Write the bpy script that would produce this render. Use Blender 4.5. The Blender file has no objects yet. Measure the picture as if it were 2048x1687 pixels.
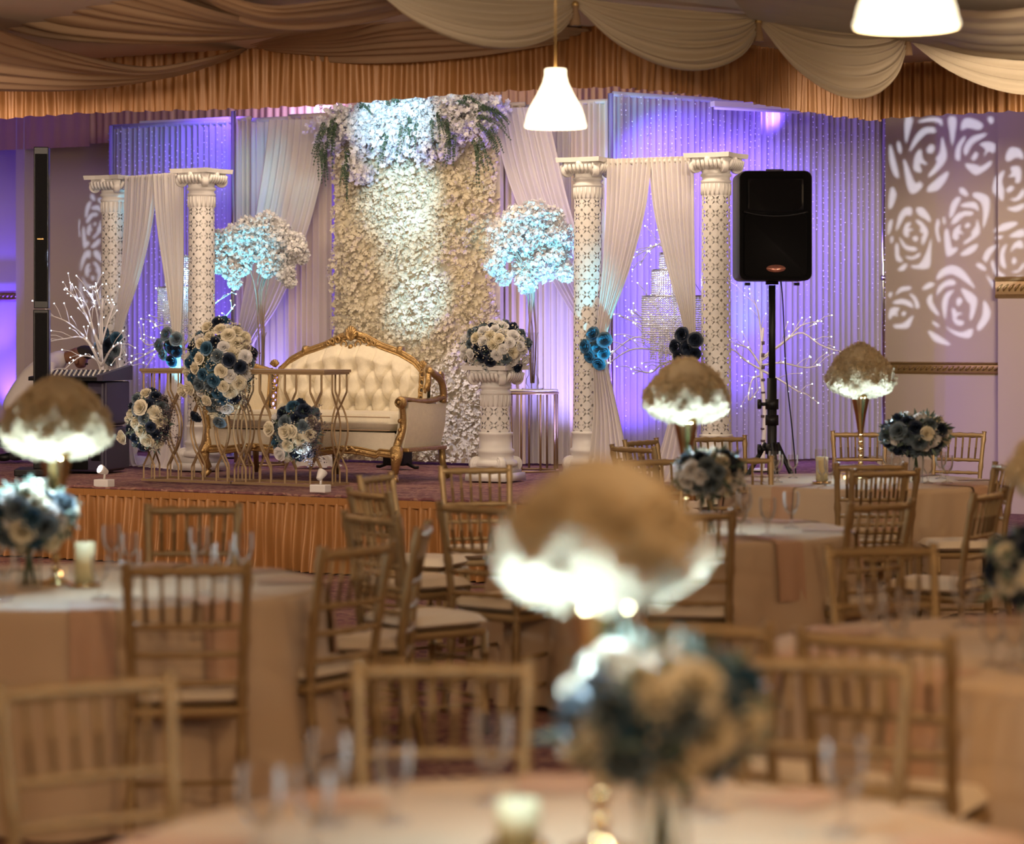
import bpy, math, random
import numpy as np
from mathutils import Vector, Matrix
from mathutils.geometry import delaunay_2d_cdt

random.seed(7)
rng = np.random.default_rng(7)
SC = bpy.context.scene
COL = SC.collection
PI = math.pi
EYE = 1.68            # eye height of the photographer
F = 5000.0            # focal length in pixels of a 2048 wide frame
HOR = 660.0
DECK = 0.537          # stage deck height
CZ = 3.65             # hall ceiling

# ------------------------------------------------------------------ camera
cd = bpy.data.cameras.new('camera'); cam = bpy.data.objects.new('camera', cd); COL.objects.link(cam)
cam.location = (0, 0, EYE); cam.rotation_euler = (PI/2, 0, 0)
cd.sensor_width = 36; cd.lens = F*36/2048
cd.shift_y = -(843.5-HOR)/2048
cd.clip_end = 200
cd.dof.use_dof = True; cd.dof.focus_distance = 19.3; cd.dof.aperture_fstop = 2.0
SC.camera = cam

# ------------------------------------------------------------------ world + exposure
w = bpy.data.worlds.new('world'); SC.world = w; w.use_nodes = True
bg = w.node_tree.nodes['Background']; bg.inputs[0].default_value = (1.0, 0.66, 0.42, 1); bg.inputs[1].default_value = 0.16
SC.view_settings.view_transform = 'Standard'; SC.view_settings.look = 'None'
SC.view_settings.exposure = 0.0; SC.view_settings.gamma = 1.0; SC.view_settings.use_curve_mapping = False
SC.cycles.use_denoising = True
SC.cycles.max_bounces = 6; SC.cycles.diffuse_bounces = 3; SC.cycles.glossy_bounces = 3
SC.cycles.transmission_bounces = 4; SC.cycles.transparent_max_bounces = 16
SC.cycles.caustics_reflective = False; SC.cycles.caustics_refractive = False
SC.cycles.sample_clamp_indirect = 4.0

# stage frame: U runs along the stage front to the right, V to the back
TH = math.radians(28.6)
U = Vector((math.cos(TH), -math.sin(TH), 0)); V = Vector((math.sin(TH), math.cos(TH), 0))
P0 = Vector((0, 16.56, 0))
def st(a, v, z=DECK): return P0 + U*a + V*v + Vector((0, 0, z))
def Y_on(x, v):
    t = (x-1024)/F
    return (v+P0.y*V.y)/(V.y+V.x*t)
def pv(x, v, z):                      # point on the plane V=v seen at column x, height z
    Y = Y_on(x, v); return Vector(((x-1024)/F*Y, Y, z))
def py(x, y, Y):
    return Vector(((x-1024)/F*Y, Y, EYE-(y-HOR)*Y/F))
def deck(x, y):                       # a point of the deck
    Y = F*(EYE-DECK)/(y-HOR); return Vector(((x-1024)/F*Y, Y, DECK))
def pvy(x, y, v):
    return py(x, y, Y_on(x, v))

WARM = (1.0, 0.66, 0.36); VIO = (0.16, 0.075, 1.0); CYAN = (0.12, 0.72, 1.0); ICE = (0.62, 0.86, 1.0)
LK = 1.0
def point(name, loc, e, col, r=0.05):
    d = bpy.data.lights.new(name, 'POINT'); d.energy = e*LK; d.color = col; d.shadow_soft_size = r
    o = bpy.data.objects.new(name, d); COL.objects.link(o); o.location = loc; return o
def spot(name, loc, tgt, e, col, ang=60, blend=0.8, r=0.05):
    d = bpy.data.lights.new(name, 'SPOT'); d.energy = e*LK; d.color = col; d.shadow_soft_size = r
    d.spot_size = math.radians(ang); d.spot_blend = blend
    o = bpy.data.objects.new(name, d); COL.objects.link(o); o.location = loc
    o.rotation_euler = (Vector(tgt)-Vector(loc)).to_track_quat('-Z', 'Y').to_euler(); return o
def area(name, loc, tgt, e, col, sx, sy):
    d = bpy.data.lights.new(name, 'AREA'); d.energy = e*LK; d.color = col; d.shape = 'RECTANGLE'; d.size = sx; d.size_y = sy
    o = bpy.data.objects.new(name, d); COL.objects.link(o); o.location = loc
    o.rotation_euler = (Vector(tgt)-Vector(loc)).to_track_quat('-Z', 'Y').to_euler(); return o

# stage lights (lamps on the deck and on the trusses)
spot('violet_light', pv(300, 4.0, DECK+.08), pv(345, 4.6, 2.2), 110, VIO, 72)
spot('violet_light', pv(430, 4.0, DECK+.08), pv(420, 4.6, 2.6), 200, VIO, 110)
spot('violet_light', pv(440, 4.2, 3.95), pv(430, 4.6, 2.6), 120, VIO, 120)
spot('violet_light', pv(540, 4.0, DECK+.08), pv(550, 4.3, 1.6), 110, (.36, .28, 1), 100)
spot('violet_light', pv(620, 4.9, 3.7), pv(620, 5.1, 3.85), 34, (.5, .4, 1), 150)
spot('violet_light', py(1290, 920, 20.4), py(1300, 500, 21.3), 224, VIO, 100)
spot('violet_light', py(1480, 925, 20.6), py(1470, 420, 21.8), 256, VIO, 85)
spot('violet_light', py(1620, 925, 21.2), py(1600, 500, 22.2), 45, VIO, 56)
spot('violet_light', py(1370, 225, 20.4), py(1370, 480, 21.5), 224, VIO, 110)
spot('violet_light', py(1520, 222, 20.8), py(1490, 520, 22.0), 192, VIO, 88)
spot('violet_light', pv(1120, 3.7, DECK+.08), pv(1110, 4.2, 2.0), 130, (.36, .30, 1), 100)
spot('violet_light', py(1560, 235, 21.8), py(1440, 190, 22.2), 30, VIO, 150)
spot('violet_light', pv(6, 5.24, .70), pv(6, 5.44, 3.2), 330, (.07, .03, 1), 90)
spot('violet_light', pv(-60, 5.0, 1.0), pv(-4, 5.44, 2.5), 300, (.07, .03, 1), 60)
# cyan accents
spot('cyan_light', st(-2.2, 1.2, 3.6), pvy(795, 250, 3.85), 792, (.34, .70, 1), 19, .9)
spot('cyan_light', st(-1.2, 1.0, 3.6), pvy(805, 390, 3.85), 936, (.34, .70, 1), 13, .9)
spot('cyan_light', st(-1.2, 1.0, 3.6), pvy(838, 590, 3.85), 1080, (.34, .70, 1), 10, .9)
spot('cyan_light', st(-1.6, 1.0, 3.6), pvy(822, 480, 3.85), 520, (.34, .70, 1), 12, .9)
spot('cyan_light', st(-2.2, 1.2, 3.6), pvy(905, 800, 3.85), 420, (.6, .62, 1), 15, .9)
spot('cyan_light', py(478, 720, 20.5), py(438, 500, 21.2), 150, CYAN, 60)
spot('cyan_light', py(1085, 700, 19.3), py(1080, 530, 19.9), 210, CYAN, 62)
spot('cyan_light', py(1240, 905, 18.15), py(1196, 610, 19.10), 170, (.08, .75, 1), 24)
spot('cyan_light', py(350, 800, 20.3), py(352, 600, 20.8), 60, CYAN, 40)
spot('cyan_light', py(1500, 900, 20.9), py(1508, 640, 21.6), 90, CYAN, 22)
spot('violet_light', py(1140, 905, 19.75), py(1130, 600, 20.6), 110, (.35, .3, 1), 90)
# added warm fills without fixtures: one above the stage, the rest over the hall
area('warm_fill', st(-1.5, 1.6, 3.9), st(-1.5, 4.0, 1.0), 95, (1, .76, .52), 5.0, .4)
area('warm_fill', (-2.0, 9.0, 3.45), (-1.6, 18.5, 1.2), 62, (1, .80, .62), 5.0, .8).data.spread = math.radians(62)
area('warm_fill', (-5.2, 16.0, 3.45), (-4.4, 24.5, 2.2), 110, (1, .74, .56), 1.5, .6)
area('warm_fill', (4.2, 13.0, 3.45), (3.9, 22.5, 2.7), 75, (1, .80, .60), 2.0, .8).data.spread = math.radians(60)
for hx, hy, he in ((-3.4, 3.5, 90), (3.2, 2.0, 90), (-.4, 1.2, 110), (-3.2, 12.5, 60), (4.4, 13.5, 60), (-6, 8, 60), (5.8, 8.5, 70), (1.4, 4.6, 75)):
    point('pendant_and_fill', (hx, hy, 2.72), he, WARM, .09)  # unseen bulbs added to light the hall, no lamps built around them

# ------------------------------------------------------------------ materials
MATS = {}
def nodes(name):
    m = bpy.data.materials.new(name); m.use_nodes = True
    nt = m.node_tree; return m, nt, nt.nodes['Principled BSDF']
def link(nt, a, b): nt.links.new(a, b)
def mat(name, col, rough=.6, metal=0.0, var=.08, scale=8.0, bump=0.0, bscale=60.0, emis=None, es=0.0, sheen=0.0, alpha=None, transl=0.0, spec=None, stretch=None):
    if name in MATS: return MATS[name]
    m, nt, b = nodes(name)
    b.inputs['Roughness'].default_value = rough; b.inputs['Metallic'].default_value = metal
    if spec is not None: b.inputs['Specular IOR Level'].default_value = spec
    tc = nt.nodes.new('ShaderNodeTexCoord')
    src = tc.outputs['Object']
    if stretch:
        mp = nt.nodes.new('ShaderNodeMapping'); mp.inputs['Scale'].default_value = stretch
        link(nt, src, mp.inputs[0]); src = mp.outputs[0]
    n = nt.nodes.new('ShaderNodeTexNoise'); n.inputs['Scale'].default_value = scale; n.inputs['Detail'].default_value = 3
    link(nt, src, n.inputs['Vector'])
    r = nt.nodes.new('ShaderNodeMix'); r.data_type = 'RGBA'
    r.inputs[6].default_value = tuple(max(0, c*(1-var)) for c in col)+(1,)
    r.inputs[7].default_value = tuple(min(1, c*(1+var)) for c in col)+(1,)
    link(nt, n.outputs[0], r.inputs[0]); link(nt, r.outputs[2], b.inputs['Base Color'])
    if bump:
        n2 = nt.nodes.new('ShaderNodeTexNoise'); n2.inputs['Scale'].default_value = bscale
        link(nt, src, n2.inputs['Vector'])
        bp = nt.nodes.new('ShaderNodeBump'); bp.inputs['Strength'].default_value = bump; bp.inputs['Distance'].default_value = .01
        link(nt, n2.outputs[0], bp.inputs['Height']); link(nt, bp.outputs[0], b.inputs['Normal'])
    if emis:
        b.inputs['Emission Color'].default_value = emis+(1,); b.inputs['Emission Strength'].default_value = es
    out = nt.nodes['Material Output']; sh = b.outputs[0]
    if transl:
        t = nt.nodes.new('ShaderNodeBsdfTranslucent'); link(nt, r.outputs[2], t.inputs[0])
        mx = nt.nodes.new('ShaderNodeMixShader'); mx.inputs[0].default_value = transl
        link(nt, sh, mx.inputs[1]); link(nt, t.outputs[0], mx.inputs[2]); sh = mx.outputs[0]
    if alpha is not None:
        t = nt.nodes.new('ShaderNodeBsdfTransparent'); mx = nt.nodes.new('ShaderNodeMixShader'); mx.inputs[0].default_value = alpha
        link(nt, t.outputs[0], mx.inputs[1]); link(nt, sh, mx.inputs[2]); sh = mx.outputs[0]
    link(nt, sh, out.inputs[0])
    MATS[name] = m; return m
def glass(name, col=(1, 1, 1), a=.25, rough=.05):
    if name in MATS: return MATS[name]
    m, nt, b = nodes(name); nt.nodes.remove(b)
    g = nt.nodes.new('ShaderNodeBsdfGlossy'); g.inputs['Roughness'].default_value = rough
    t = nt.nodes.new('ShaderNodeBsdfTransparent'); t.inputs[0].default_value = col+(1,)
    lw = nt.nodes.new('ShaderNodeLayerWeight'); lw.inputs[0].default_value = a
    mx = nt.nodes.new('ShaderNodeMixShader'); link(nt, lw.outputs['Fresnel'], mx.inputs[0])
    df = nt.nodes.new('ShaderNodeBsdfDiffuse'); df.inputs[0].default_value = (.85, .82, .80, 1)  # pale diffuse painted into grazing edges, stands in for bright rim reflections
    m2 = nt.nodes.new('ShaderNodeMixShader'); m2.inputs[0].default_value = .5; link(nt, g.outputs[0], m2.inputs[1]); link(nt, df.outputs[0], m2.inputs[2])
    link(nt, t.outputs[0], mx.inputs[1]); link(nt, m2.outputs[0], mx.inputs[2])
    link(nt, mx.outputs[0], nt.nodes['Material Output'].inputs[0])
    MATS[name] = m; return m

M_gold = mat('gold_chair_paint', (.32, .215, .098), .42, .35, .12, 20)
M_cush = mat('ivory_cushion', (.74, .64, .50), .75, 0, .05, 10)
M_cloth = mat('champagne_cloth', (.52, .395, .27), .62, 0, .05, 3, .15, 220)
M_napkin = mat('blush_napkin', (.47, .30, .20), .6, 0, .06, 12)
M_satin = mat('copper_satin', (.36, .165, .05), .42, .12, .14, 5, .12, 30)
M_satin2 = mat('rose_satin', (.60, .36, .24), .42, .08, .1, 5)
M_drape = mat('champagne_sheer', (.46, .31, .19), .7, 0, .08, 3, transl=.3)
M_swag = mat('ivory_swag', (.44, .36, .25), .7, 0, .06, 3, transl=.25)
M_white = mat('white_plastic', (.70, .68, .66), .35, 0, .03, 6)
M_curt = mat('white_chiffon', (.80, .76, .72), .75, 0, .04, 3, transl=.3)
M_curtb = mat('cream_chiffon', (.76, .66, .55), .75, 0, .05, 3, transl=.25)
M_sheer = mat('sheer_voile', (.60, .58, .64), .8, 0, .05, 4, alpha=.80, transl=.35)
M_lining = mat('pale_lining', (.46, .44, .50), .8, 0, .05, 3, transl=.2)
M_wall = mat('beige_wall_paint', (.52, .43, .345), .85, 0, .05, 1.5, .1, 200)
M_wallb = mat('cream_wall_paint', (.62, .54, .46), .85, 0, .04, 1.5)
M_trim = mat('antique_gold_moulding', (.38, .25, .09), .38, .6, .2, 30)
M_gilt = mat('gilt_wood', (.44, .285, .115), .32, .75, .25, 25, .5, 90)
M_sofa = mat('cream_jacquard', (.74, .66, .50), .72, 0, .10, 26, .3, 120)
M_sofad = mat('cream_piping', (.52, .36, .22), .7, 0, .1, 20)
M_consg = mat('champagne_gold_metal', (.36, .25, .135), .38, .5, .08, 10)
M_black = mat('black_plastic', (.006, .006, .007), .45, 0, .2, 30, spec=.3)
M_blackm = mat('black_grille', (.004, .004, .005), .7, 0, .3, 160, .4, 300, spec=.15)
M_blackg = mat('black_gloss', (.004, .004, .006), .3, 0, .2, 30, spec=.3)
M_chrome = mat('chrome_pipe', (.75, .75, .78), .18, 1, .02, 10)
M_case = mat('dark_navy_plastic', (.035, .028, .06), .5, 0, .1, 20)
M_petw = mat('ivory_petal', (.82, .76, .60), .6, 0, .06, 30, transl=.2)
M_petwh = mat('white_petal', (.84, .83, .82), .6, 0, .05, 30, transl=.25)
M_pan = mat('cream_hydrangea_petal', (.74, .67, .50), .65, 0, .12, 14, transl=.15)
M_gyp = mat('babys_breath_petal', (.70, .60, .42), .7, 0, .12, 30, transl=.5)
M_navy = mat('navy_petal', (.018, .028, .055), .45, 0, .3, 30)
M_dusk = mat('dusty_blue_petal', (.14, .185, .22), .5, 0, .25, 30)
M_blue = mat('steel_blue_petal', (.045, .12, .20), .45, 0, .25, 30)
M_leaf = mat('leaf_green', (.05, .09, .045), .55, 0, .3, 20)
M_sage = mat('sage_leaf', (.10, .15, .12), .6, 0, .3, 20)
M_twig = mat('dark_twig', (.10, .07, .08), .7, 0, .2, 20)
M_branch = mat('white_branch', (.75, .72, .74), .6, 0, .05, 20)
M_bead = mat('crystal_bead', (.92, .92, .96), .05, 0, 0, 5, spec=1.0, emis=None)
M_led = mat('led_bulb', (1, 1, 1), .5, emis=(.80, .9, 1.0), es=9.0)
M_ledw = mat('led_puck', (1, 1, 1), .5, emis=(.62, .85, 1.0), es=30.0)
M_candle = mat('ivory_wax', (.80, .72, .45), .5, 0, .03, 10, transl=.2)
M_flame = mat('candle_flame', (1, .8, .4), .5, emis=(1, .55, .2), es=6.0)
M_trump = mat('gold_trumpet_metal', (.62, .42, .20), .16, 1, .04, 10)
M_glass = glass('clear_glass', (.97, .95, .93), .22)
M_vase = glass('vase_glass', (.90, .90, .88), .10)
M_water = glass('water', (.95, .96, .97), .08)
M_skin = mat('brown_skin', (.20, .09, .05), .55, 0, .08, 12)
M_shirt = mat('white_shirt', (.62, .58, .56), .8, 0, .04, 6, .3, 18)
M_trous = mat('dark_trousers', (.015, .015, .022), .8)
M_hair = mat('short_black_hair', (.02, .015, .012), .8, 0, .2, 60)
M_red = mat('red_silver_badge', (.65, .30, .24), .25, .8, .3, 60)
M_pillar = mat('pillar_concrete', (.6, .55, .5), .8)

def lampmat():
    m, nt, b = nodes('lamp_shade_glass')
    b.inputs['Base Color'].default_value = (.9, .8, .6, 1)
    b.inputs['Emission Color'].default_value = (1, .87, .60, 1); b.inputs['Emission Strength'].default_value = 2.6
    MATS['lamp'] = m; return m
M_lamp = lampmat()

def carpet():
    m, nt, b = nodes('patterned_carpet')
    tc = nt.nodes.new('ShaderNodeTexCoord')
    def noise(s, d=4, dist=1.5):
        n = nt.nodes.new('ShaderNodeTexNoise'); n.inputs['Scale'].default_value = s; n.inputs['Detail'].default_value = d; n.inputs['Distortion'].default_value = dist
        link(nt, tc.outputs['Object'], n.inputs['Vector']); return n
    n1 = noise(2.6); n2 = noise(9, 3, 2.5); n3 = noise(260, 1, 0)
    r1 = nt.nodes.new('ShaderNodeValToRGB'); e = r1.color_ramp.elements
    e[0].position = .40; e[0].color = (.12, .038, .046, 1); e[1].position = .62; e[1].color = (.22, .10, .085, 1)
    x = r1.color_ramp.elements.new(.50); x.color = (.17, .062, .066, 1)
    link(nt, n1.outputs[0], r1.inputs[0])
    r2 = nt.nodes.new('ShaderNodeValToRGB'); e = r2.color_ramp.elements
    e[0].position = .50; e[0].color = (0, 0, 0, 1); e[1].position = .56; e[1].color = (1, 1, 1, 1)
    link(nt, n2.outputs[0], r2.inputs[0])
    mx = nt.nodes.new('ShaderNodeMix'); mx.data_type = 'RGBA'; mx.inputs[7].default_value = (.34, .19, .14, 1)
    mu = nt.nodes.new('ShaderNodeMath'); mu.operation = 'MULTIPLY'; mu.inputs[1].default_value = .75
    link(nt, r2.outputs[0], mu.inputs[0]); link(nt, mu.outputs[0], mx.inputs[0]); link(nt, r1.outputs[0], mx.inputs[6])
    link(nt, mx.outputs[2], b.inputs['Base Color']); b.inputs['Roughness'].default_value = .95
    bp = nt.nodes.new('ShaderNodeBump'); bp.inputs['Strength'].default_value = .4; link(nt, n3.outputs[0], bp.inputs['Height']); link(nt, bp.outputs[0], b.inputs['Normal'])
    return m
M_carpet = carpet()

def lattice():
    """white plastic pierced with a filigree of small cut-outs"""
    m, nt, b = nodes('pierced_white_plastic')
    b.inputs['Base Color'].default_value = (.70, .68, .66, 1); b.inputs['Roughness'].default_value = .4
    uv = nt.nodes.new('ShaderNodeUVMap'); sep = nt.nodes.new('ShaderNodeSeparateXYZ'); link(nt, uv.outputs[0], sep.inputs[0])
    def mth(op, a, bb=None, c=None):
        n = nt.nodes.new('ShaderNodeMath'); n.operation = op
        for i, x in enumerate((a, bb, c)):
            if x is None: continue
            if isinstance(x, (int, float)): n.inputs[i].default_value = x
            else: link(nt, x, n.inputs[i])
        return n.outputs[0]
    def cell(o, k): return mth('SUBTRACT', mth('FRACT', mth('MULTIPLY', o, k)), .5)
    cx = cell(sep.outputs[0], 8.0); cy = cell(sep.outputs[1], 1.0)   # v already in cells
    ax = mth('ABSOLUTE', cx); ay = mth('ABSOLUTE', cy)
    # diagonal petals: |ax-ay| small and radius between .14 and .36
    d = mth('ABSOLUTE', mth('SUBTRACT', ax, ay)); rr = mth('SQRT', mth('ADD', mth('MULTIPLY', ax, ax), mth('MULTIPLY', ay, ay)))
    pet = mth('MULTIPLY', mth('LESS_THAN', d, mth('MULTIPLY', mth('SUBTRACT', .46, rr), .40)), mth('GREATER_THAN', rr, .13))
    # dots at the cell corners
    bx = mth('SUBTRACT', .5, ax); by = mth('SUBTRACT', .5, ay)
    dot = mth('LESS_THAN', mth('SQRT', mth('ADD', mth('MULTIPLY', bx, bx), mth('MULTIPLY', by, by))), .11)
    # side arcs
    arc = mth('MULTIPLY', mth('LESS_THAN', mth('ABSOLUTE', mth('SUBTRACT', mth('ADD', ax, mth('MULTIPLY', ay, 2.2)), .40)), .035), mth('GREATER_THAN', ax, .2))
    hole = mth('MINIMUM', mth('ADD', mth('ADD', pet, dot), arc), 1.0)
    t = nt.nodes.new('ShaderNodeBsdfTransparent'); mx = nt.nodes.new('ShaderNodeMixShader')
    link(nt, hole, mx.inputs[0]); link(nt, b.outputs[0], mx.inputs[1]); link(nt, t.outputs[0], mx.inputs[2])
    link(nt, mx.outputs[0], nt.nodes['Material Output'].inputs[0]); return m
M_lattice = lattice()

# ------------------------------------------------------------------ mesh helpers
class MB:
    def __init__(s): s.v = []; s.f = []; s.n = 0; s.uv = None
    def add(s, verts, faces):
        b = s.n; s.v.extend([tuple(p) for p in verts]); s.n += len(verts)
        s.f.extend([tuple(i+b for i in f) for f in faces]); return s
    def box(s, c, d, rz=0.0, taper=1.0):
        x, y, z = d[0]/2, d[1]/2, d[2]/2; ca, sa = math.cos(rz), math.sin(rz); vs = []
        for sz in (-1, 1):
            k = 1.0 if sz < 0 else taper
            for sx, sy in ((-1, -1), (1, -1), (1, 1), (-1, 1)):
                px, pyy = sx*x*k, sy*y*k
                vs.append((c[0]+px*ca-pyy*sa, c[1]+px*sa+pyy*ca, c[2]+sz*z))
        return s.add(vs, [(0, 3, 2, 1), (4, 5, 6, 7), (0, 1, 5, 4), (1, 2, 6, 5), (2, 3, 7, 6), (3, 0, 4, 7)])
    def tube(s, pts, r, n=8, caps=True, flat=1.0):
        pts = [Vector(p) for p in pts]; m = len(pts)
        rs = r if isinstance(r, (list, tuple)) else [r]*m
        vs = []; up = None
        for i, p in enumerate(pts):
            t = (pts[min(i+1, m-1)]-pts[max(i-1, 0)]).normalized() if m > 1 else Vector((0, 0, 1))
            if up is None:
                up = Vector((0, 0, 1)) if abs(t.z) < .9 else Vector((0, 1, 0))
            a = t.cross(up)
            if a.length < 1e-5: a = t.cross(Vector((1, 0, 0)))
            a.normalize(); b = t.cross(a).normalized(); up = -b if False else up
            for k in range(n):
                q = 2*PI*k/n; vs.append(p+a*math.cos(q)*rs[i]+b*math.sin(q)*rs[i]*flat)
        fs = [(i*n+k, i*n+(k+1) % n, (i+1)*n+(k+1) % n, (i+1)*n+k) for i in range(m-1) for k in range(n)]
        if caps: fs += [tuple(range(n))[::-1], tuple((m-1)*n+k for k in range(n))]
        return s.add(vs, fs)
    def lathe(s, prof, n=24, c=(0, 0, 0), lobes=0, la=0.0, caps=True):
        vs = []
        for r, z in prof:
            for k in range(n):
                q = 2*PI*k/n; rr = r*(1+la*math.cos(lobes*q)) if lobes else r
                vs.append((c[0]+rr*math.cos(q), c[1]+rr*math.sin(q), c[2]+z))
        m = len(prof)
        fs = [(i*n+k, i*n+(k+1) % n, (i+1)*n+(k+1) % n, (i+1)*n+k) for i in range(m-1) for k in range(n)]
        if caps: fs += [tuple(range(n))[::-1], tuple((m-1)*n+k for k in range(n))]
        return s.add(vs, fs)
    def grid(s, G):                       # G: [rows][cols] of points
        R, C = len(G), len(G[0]); vs = [p for row in G for p in row]
        return s.add(vs, [(i*C+j, i*C+j+1, (i+1)*C+j+1, (i+1)*C+j) for i in range(R-1) for j in range(C-1)])
    def ball(s, c, r, n=8, m=5, sq=(1, 1, 1)):
        vs = [(c[0], c[1], c[2]-r*sq[2])]
        for i in range(1, m):
            a = -PI/2+PI*i/m
            for k in range(n):
                q = 2*PI*k/n; vs.append((c[0]+r*sq[0]*math.cos(a)*math.cos(q), c[1]+r*sq[1]*math.cos(a)*math.sin(q), c[2]+r*sq[2]*math.sin(a)))
        vs.append((c[0], c[1], c[2]+r*sq[2])); L = len(vs)-1
        fs = [(0, 1+(k+1) % n, 1+k) for k in range(n)]
        for i in range(m-2):
            for k in range(n): fs.append((1+i*n+k, 1+i*n+(k+1) % n, 1+(i+1)*n+(k+1) % n, 1+(i+1)*n+k))
        fs += [(1+(m-2)*n+k, 1+(m-2)*n+(k+1) % n, L) for k in range(n)]
        return s.add(vs, fs)
    def mesh(s, name, m, smooth=True):
        me = bpy.data.meshes.new(name); me.from_pydata(s.v, [], s.f)
        if smooth: me.polygons.foreach_set('use_smooth', [True]*len(me.polygons))
        if m: me.materials.append(m)
        me.update(); return me
def np_mesh(name, v, f, m, smooth=False):     # v (N,3), f (M,k) arrays
    me = bpy.data.meshes.new(name); k = f.shape[1]
    me.vertices.add(len(v)); me.vertices.foreach_set('co', v.astype(np.float32).ravel())
    me.loops.add(f.size); me.loops.foreach_set('vertex_index', f.astype(np.int32).ravel())
    me.polygons.add(len(f)); me.polygons.foreach_set('loop_start', np.arange(0, f.size, k, dtype=np.int32))
    me.polygons.foreach_set('use_smooth', [smooth]*len(f))
    me.update(calc_edges=True); me.materials.append(m); return me
def put(name, me, parent=None, loc=(0, 0, 0), rot=(0, 0, 0), sc=None):
    o = bpy.data.objects.new(name, me); COL.objects.link(o); o.location = loc; o.rotation_euler = rot
    if sc is not None: o.scale = sc if hasattr(sc, '__len__') else (sc, sc, sc)
    if parent: o.parent = parent
    return o
def ob(name, mb, m, parent=None, smooth=True, bevel=0.0, **k):
    o = put(name, mb.mesh(name, m, smooth), parent, **k)
    if bevel:
        b = o.modifiers.new('bevel', 'BEVEL'); b.width = bevel; b.segments = 2; b.limit_method = 'ANGLE'; b.harden_normals = False
    return o
def tag(o, label=None, cat=None, group=None, kind=None):
    if label: o['label'] = label
    if cat: o['category'] = cat
    if group: o['group'] = group
    if kind: o['kind'] = kind
    return o
def thing(name, label, cat, loc=(0, 0, 0), rz=0.0, group=None):
    o = bpy.data.objects.new(name, None); COL.objects.link(o); o.location = loc; o.rotation_euler = (0, 0, rz); o.empty_display_size = .1
    return tag(o, label, cat, group)
def copy_tree(o, parent=None):
    c = o.copy(); COL.objects.link(c)
    if parent: c.parent = parent
    for ch in list(o.children): copy_tree(ch, c)
    return c
def crv(pts, n):                      # smooth curve through points, n samples
    P = [Vector(p) for p in pts]; P = [2*P[0]-P[1]]+P+[2*P[-1]-P[-2]]; m = len(P)-3; out = []
    for i in range(n):
        t = i/(n-1)*m; k = min(int(t), m-1); t -= k; a, b, c, d = P[k:k+4]
        out.append(.5*((2*b)+(c-a)*t+(2*a-5*b+4*c-d)*t*t+(3*b-a-3*c+d)*t**3))
    return out
def drape(mb, L, R, folds, amp, nrm, ns=60, spf=8, taper=None, sharp=.0, jit=.5, seed=0):
    """cloth spanned between two curves, with folds running along them"""
    rd = random.Random(seed); L = crv(L, ns); R = crv(R, ns); C = max(8, int(folds*spf)); nrm = Vector(nrm).normalized()
    ph = rd.random()*6; j1, j2 = rd.uniform(1.3, 2.1), rd.uniform(2.6, 3.7); G = []
    for i in range(ns):
        w = i/(ns-1); a = amp*(taper(w) if taper else 1); wd = (R[i]-L[i]).length
        row = []
        for k in range(C+1):
            u = k/C; q = 2*PI*folds*u+jit*math.sin(2*PI*u*j1+ph)+jit*.8*math.sin(2*PI*u*j2*2+ph*2+w*1.3)
            s = math.sin(q); s = s*(1-sharp)+sharp*(2*abs(math.sin(q/2))-1)
            s += .35*math.sin(q*.37+ph+w)
            row.append(L[i].lerp(R[i], u)+nrm*(a*s))
        G.append(row)
    return mb.grid(G)
def wallpanel(p, q, z0, z1, folds, amp, seed=0, ns=12, sharp=0.2, spf=8, toff=0):
    mb = MB(); p = Vector(p); q = Vector(q); n = (q-p).cross(Vector((0, 0, 1))).normalized()
    if n.y > 0: n = -n
    L = [(p.x, p.y, z1), (p.x, p.y, (z0+z1)/2), (p.x, p.y, z0)]; R = [(q.x, q.y, z1), (q.x, q.y, (z0+z1)/2), (q.x, q.y, z0)]
    return drape(mb, L, R, folds, amp, n, ns, spf, None, sharp, .6, seed)

# scatter of little petals: every blossom is k quads around a centre
def blossoms(name, centres, normals, size, m, petals=5, cup=.5, jitter=.3):
    N = len(centres); c = np.asarray(centres, float); nn = np.asarray(normals, float)
    nn = nn+rng.normal(0, jitter, nn.shape); nn /= np.linalg.norm(nn, axis=1)[:, None]
    r = rng.normal(0, 1, nn.shape); a = np.cross(nn, r); a /= np.linalg.norm(a, axis=1)[:, None]; b = np.cross(nn, a)
    sz = size*rng.uniform(.7, 1.3, N)[:, None]; V4 = []; 
    for k in range(petals):
        q = 2*PI*k/petals; d = a*math.cos(q)+b*math.sin(q); e = -a*math.sin(q)+b*math.cos(q)
        V4 += [c, c+sz*(d*.55+e*.38+nn*cup*.3), c+sz*(d*1.0+nn*cup*rng.uniform(.2, 1.0, N)[:, None]), c+sz*(d*.55-e*.38+nn*cup*.3)]
    V = np.stack(V4, 1).reshape(-1, 3)
    f = np.arange(N*petals*4).reshape(-1, 4)
    return np_mesh(name, V, f, m)
def dots(name, centres, r, m):
    c = np.asarray(centres, float); N = len(c); o = np.array([(1, 0, 0), (-1, 0, 0), (0, 1, 0), (0, -1, 0), (0, 0, 1), (0, 0, -1)], float)
    rr = (r*rng.uniform(.7, 1.3, N))[:, None, None] if np.isscalar(r) else np.asarray(r)[:, None, None]
    V = (c[:, None, :]+o[None]*rr).reshape(-1, 3)
    t = np.array([(0, 2, 4), (2, 1, 4), (1, 3, 4), (3, 0, 4), (2, 0, 5), (1, 2, 5), (3, 1, 5), (0, 3, 5)])
    f = (np.arange(N)[:, None, None]*6+t[None]).reshape(-1, 3); return np_mesh(name, V, f, m, True)
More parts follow.
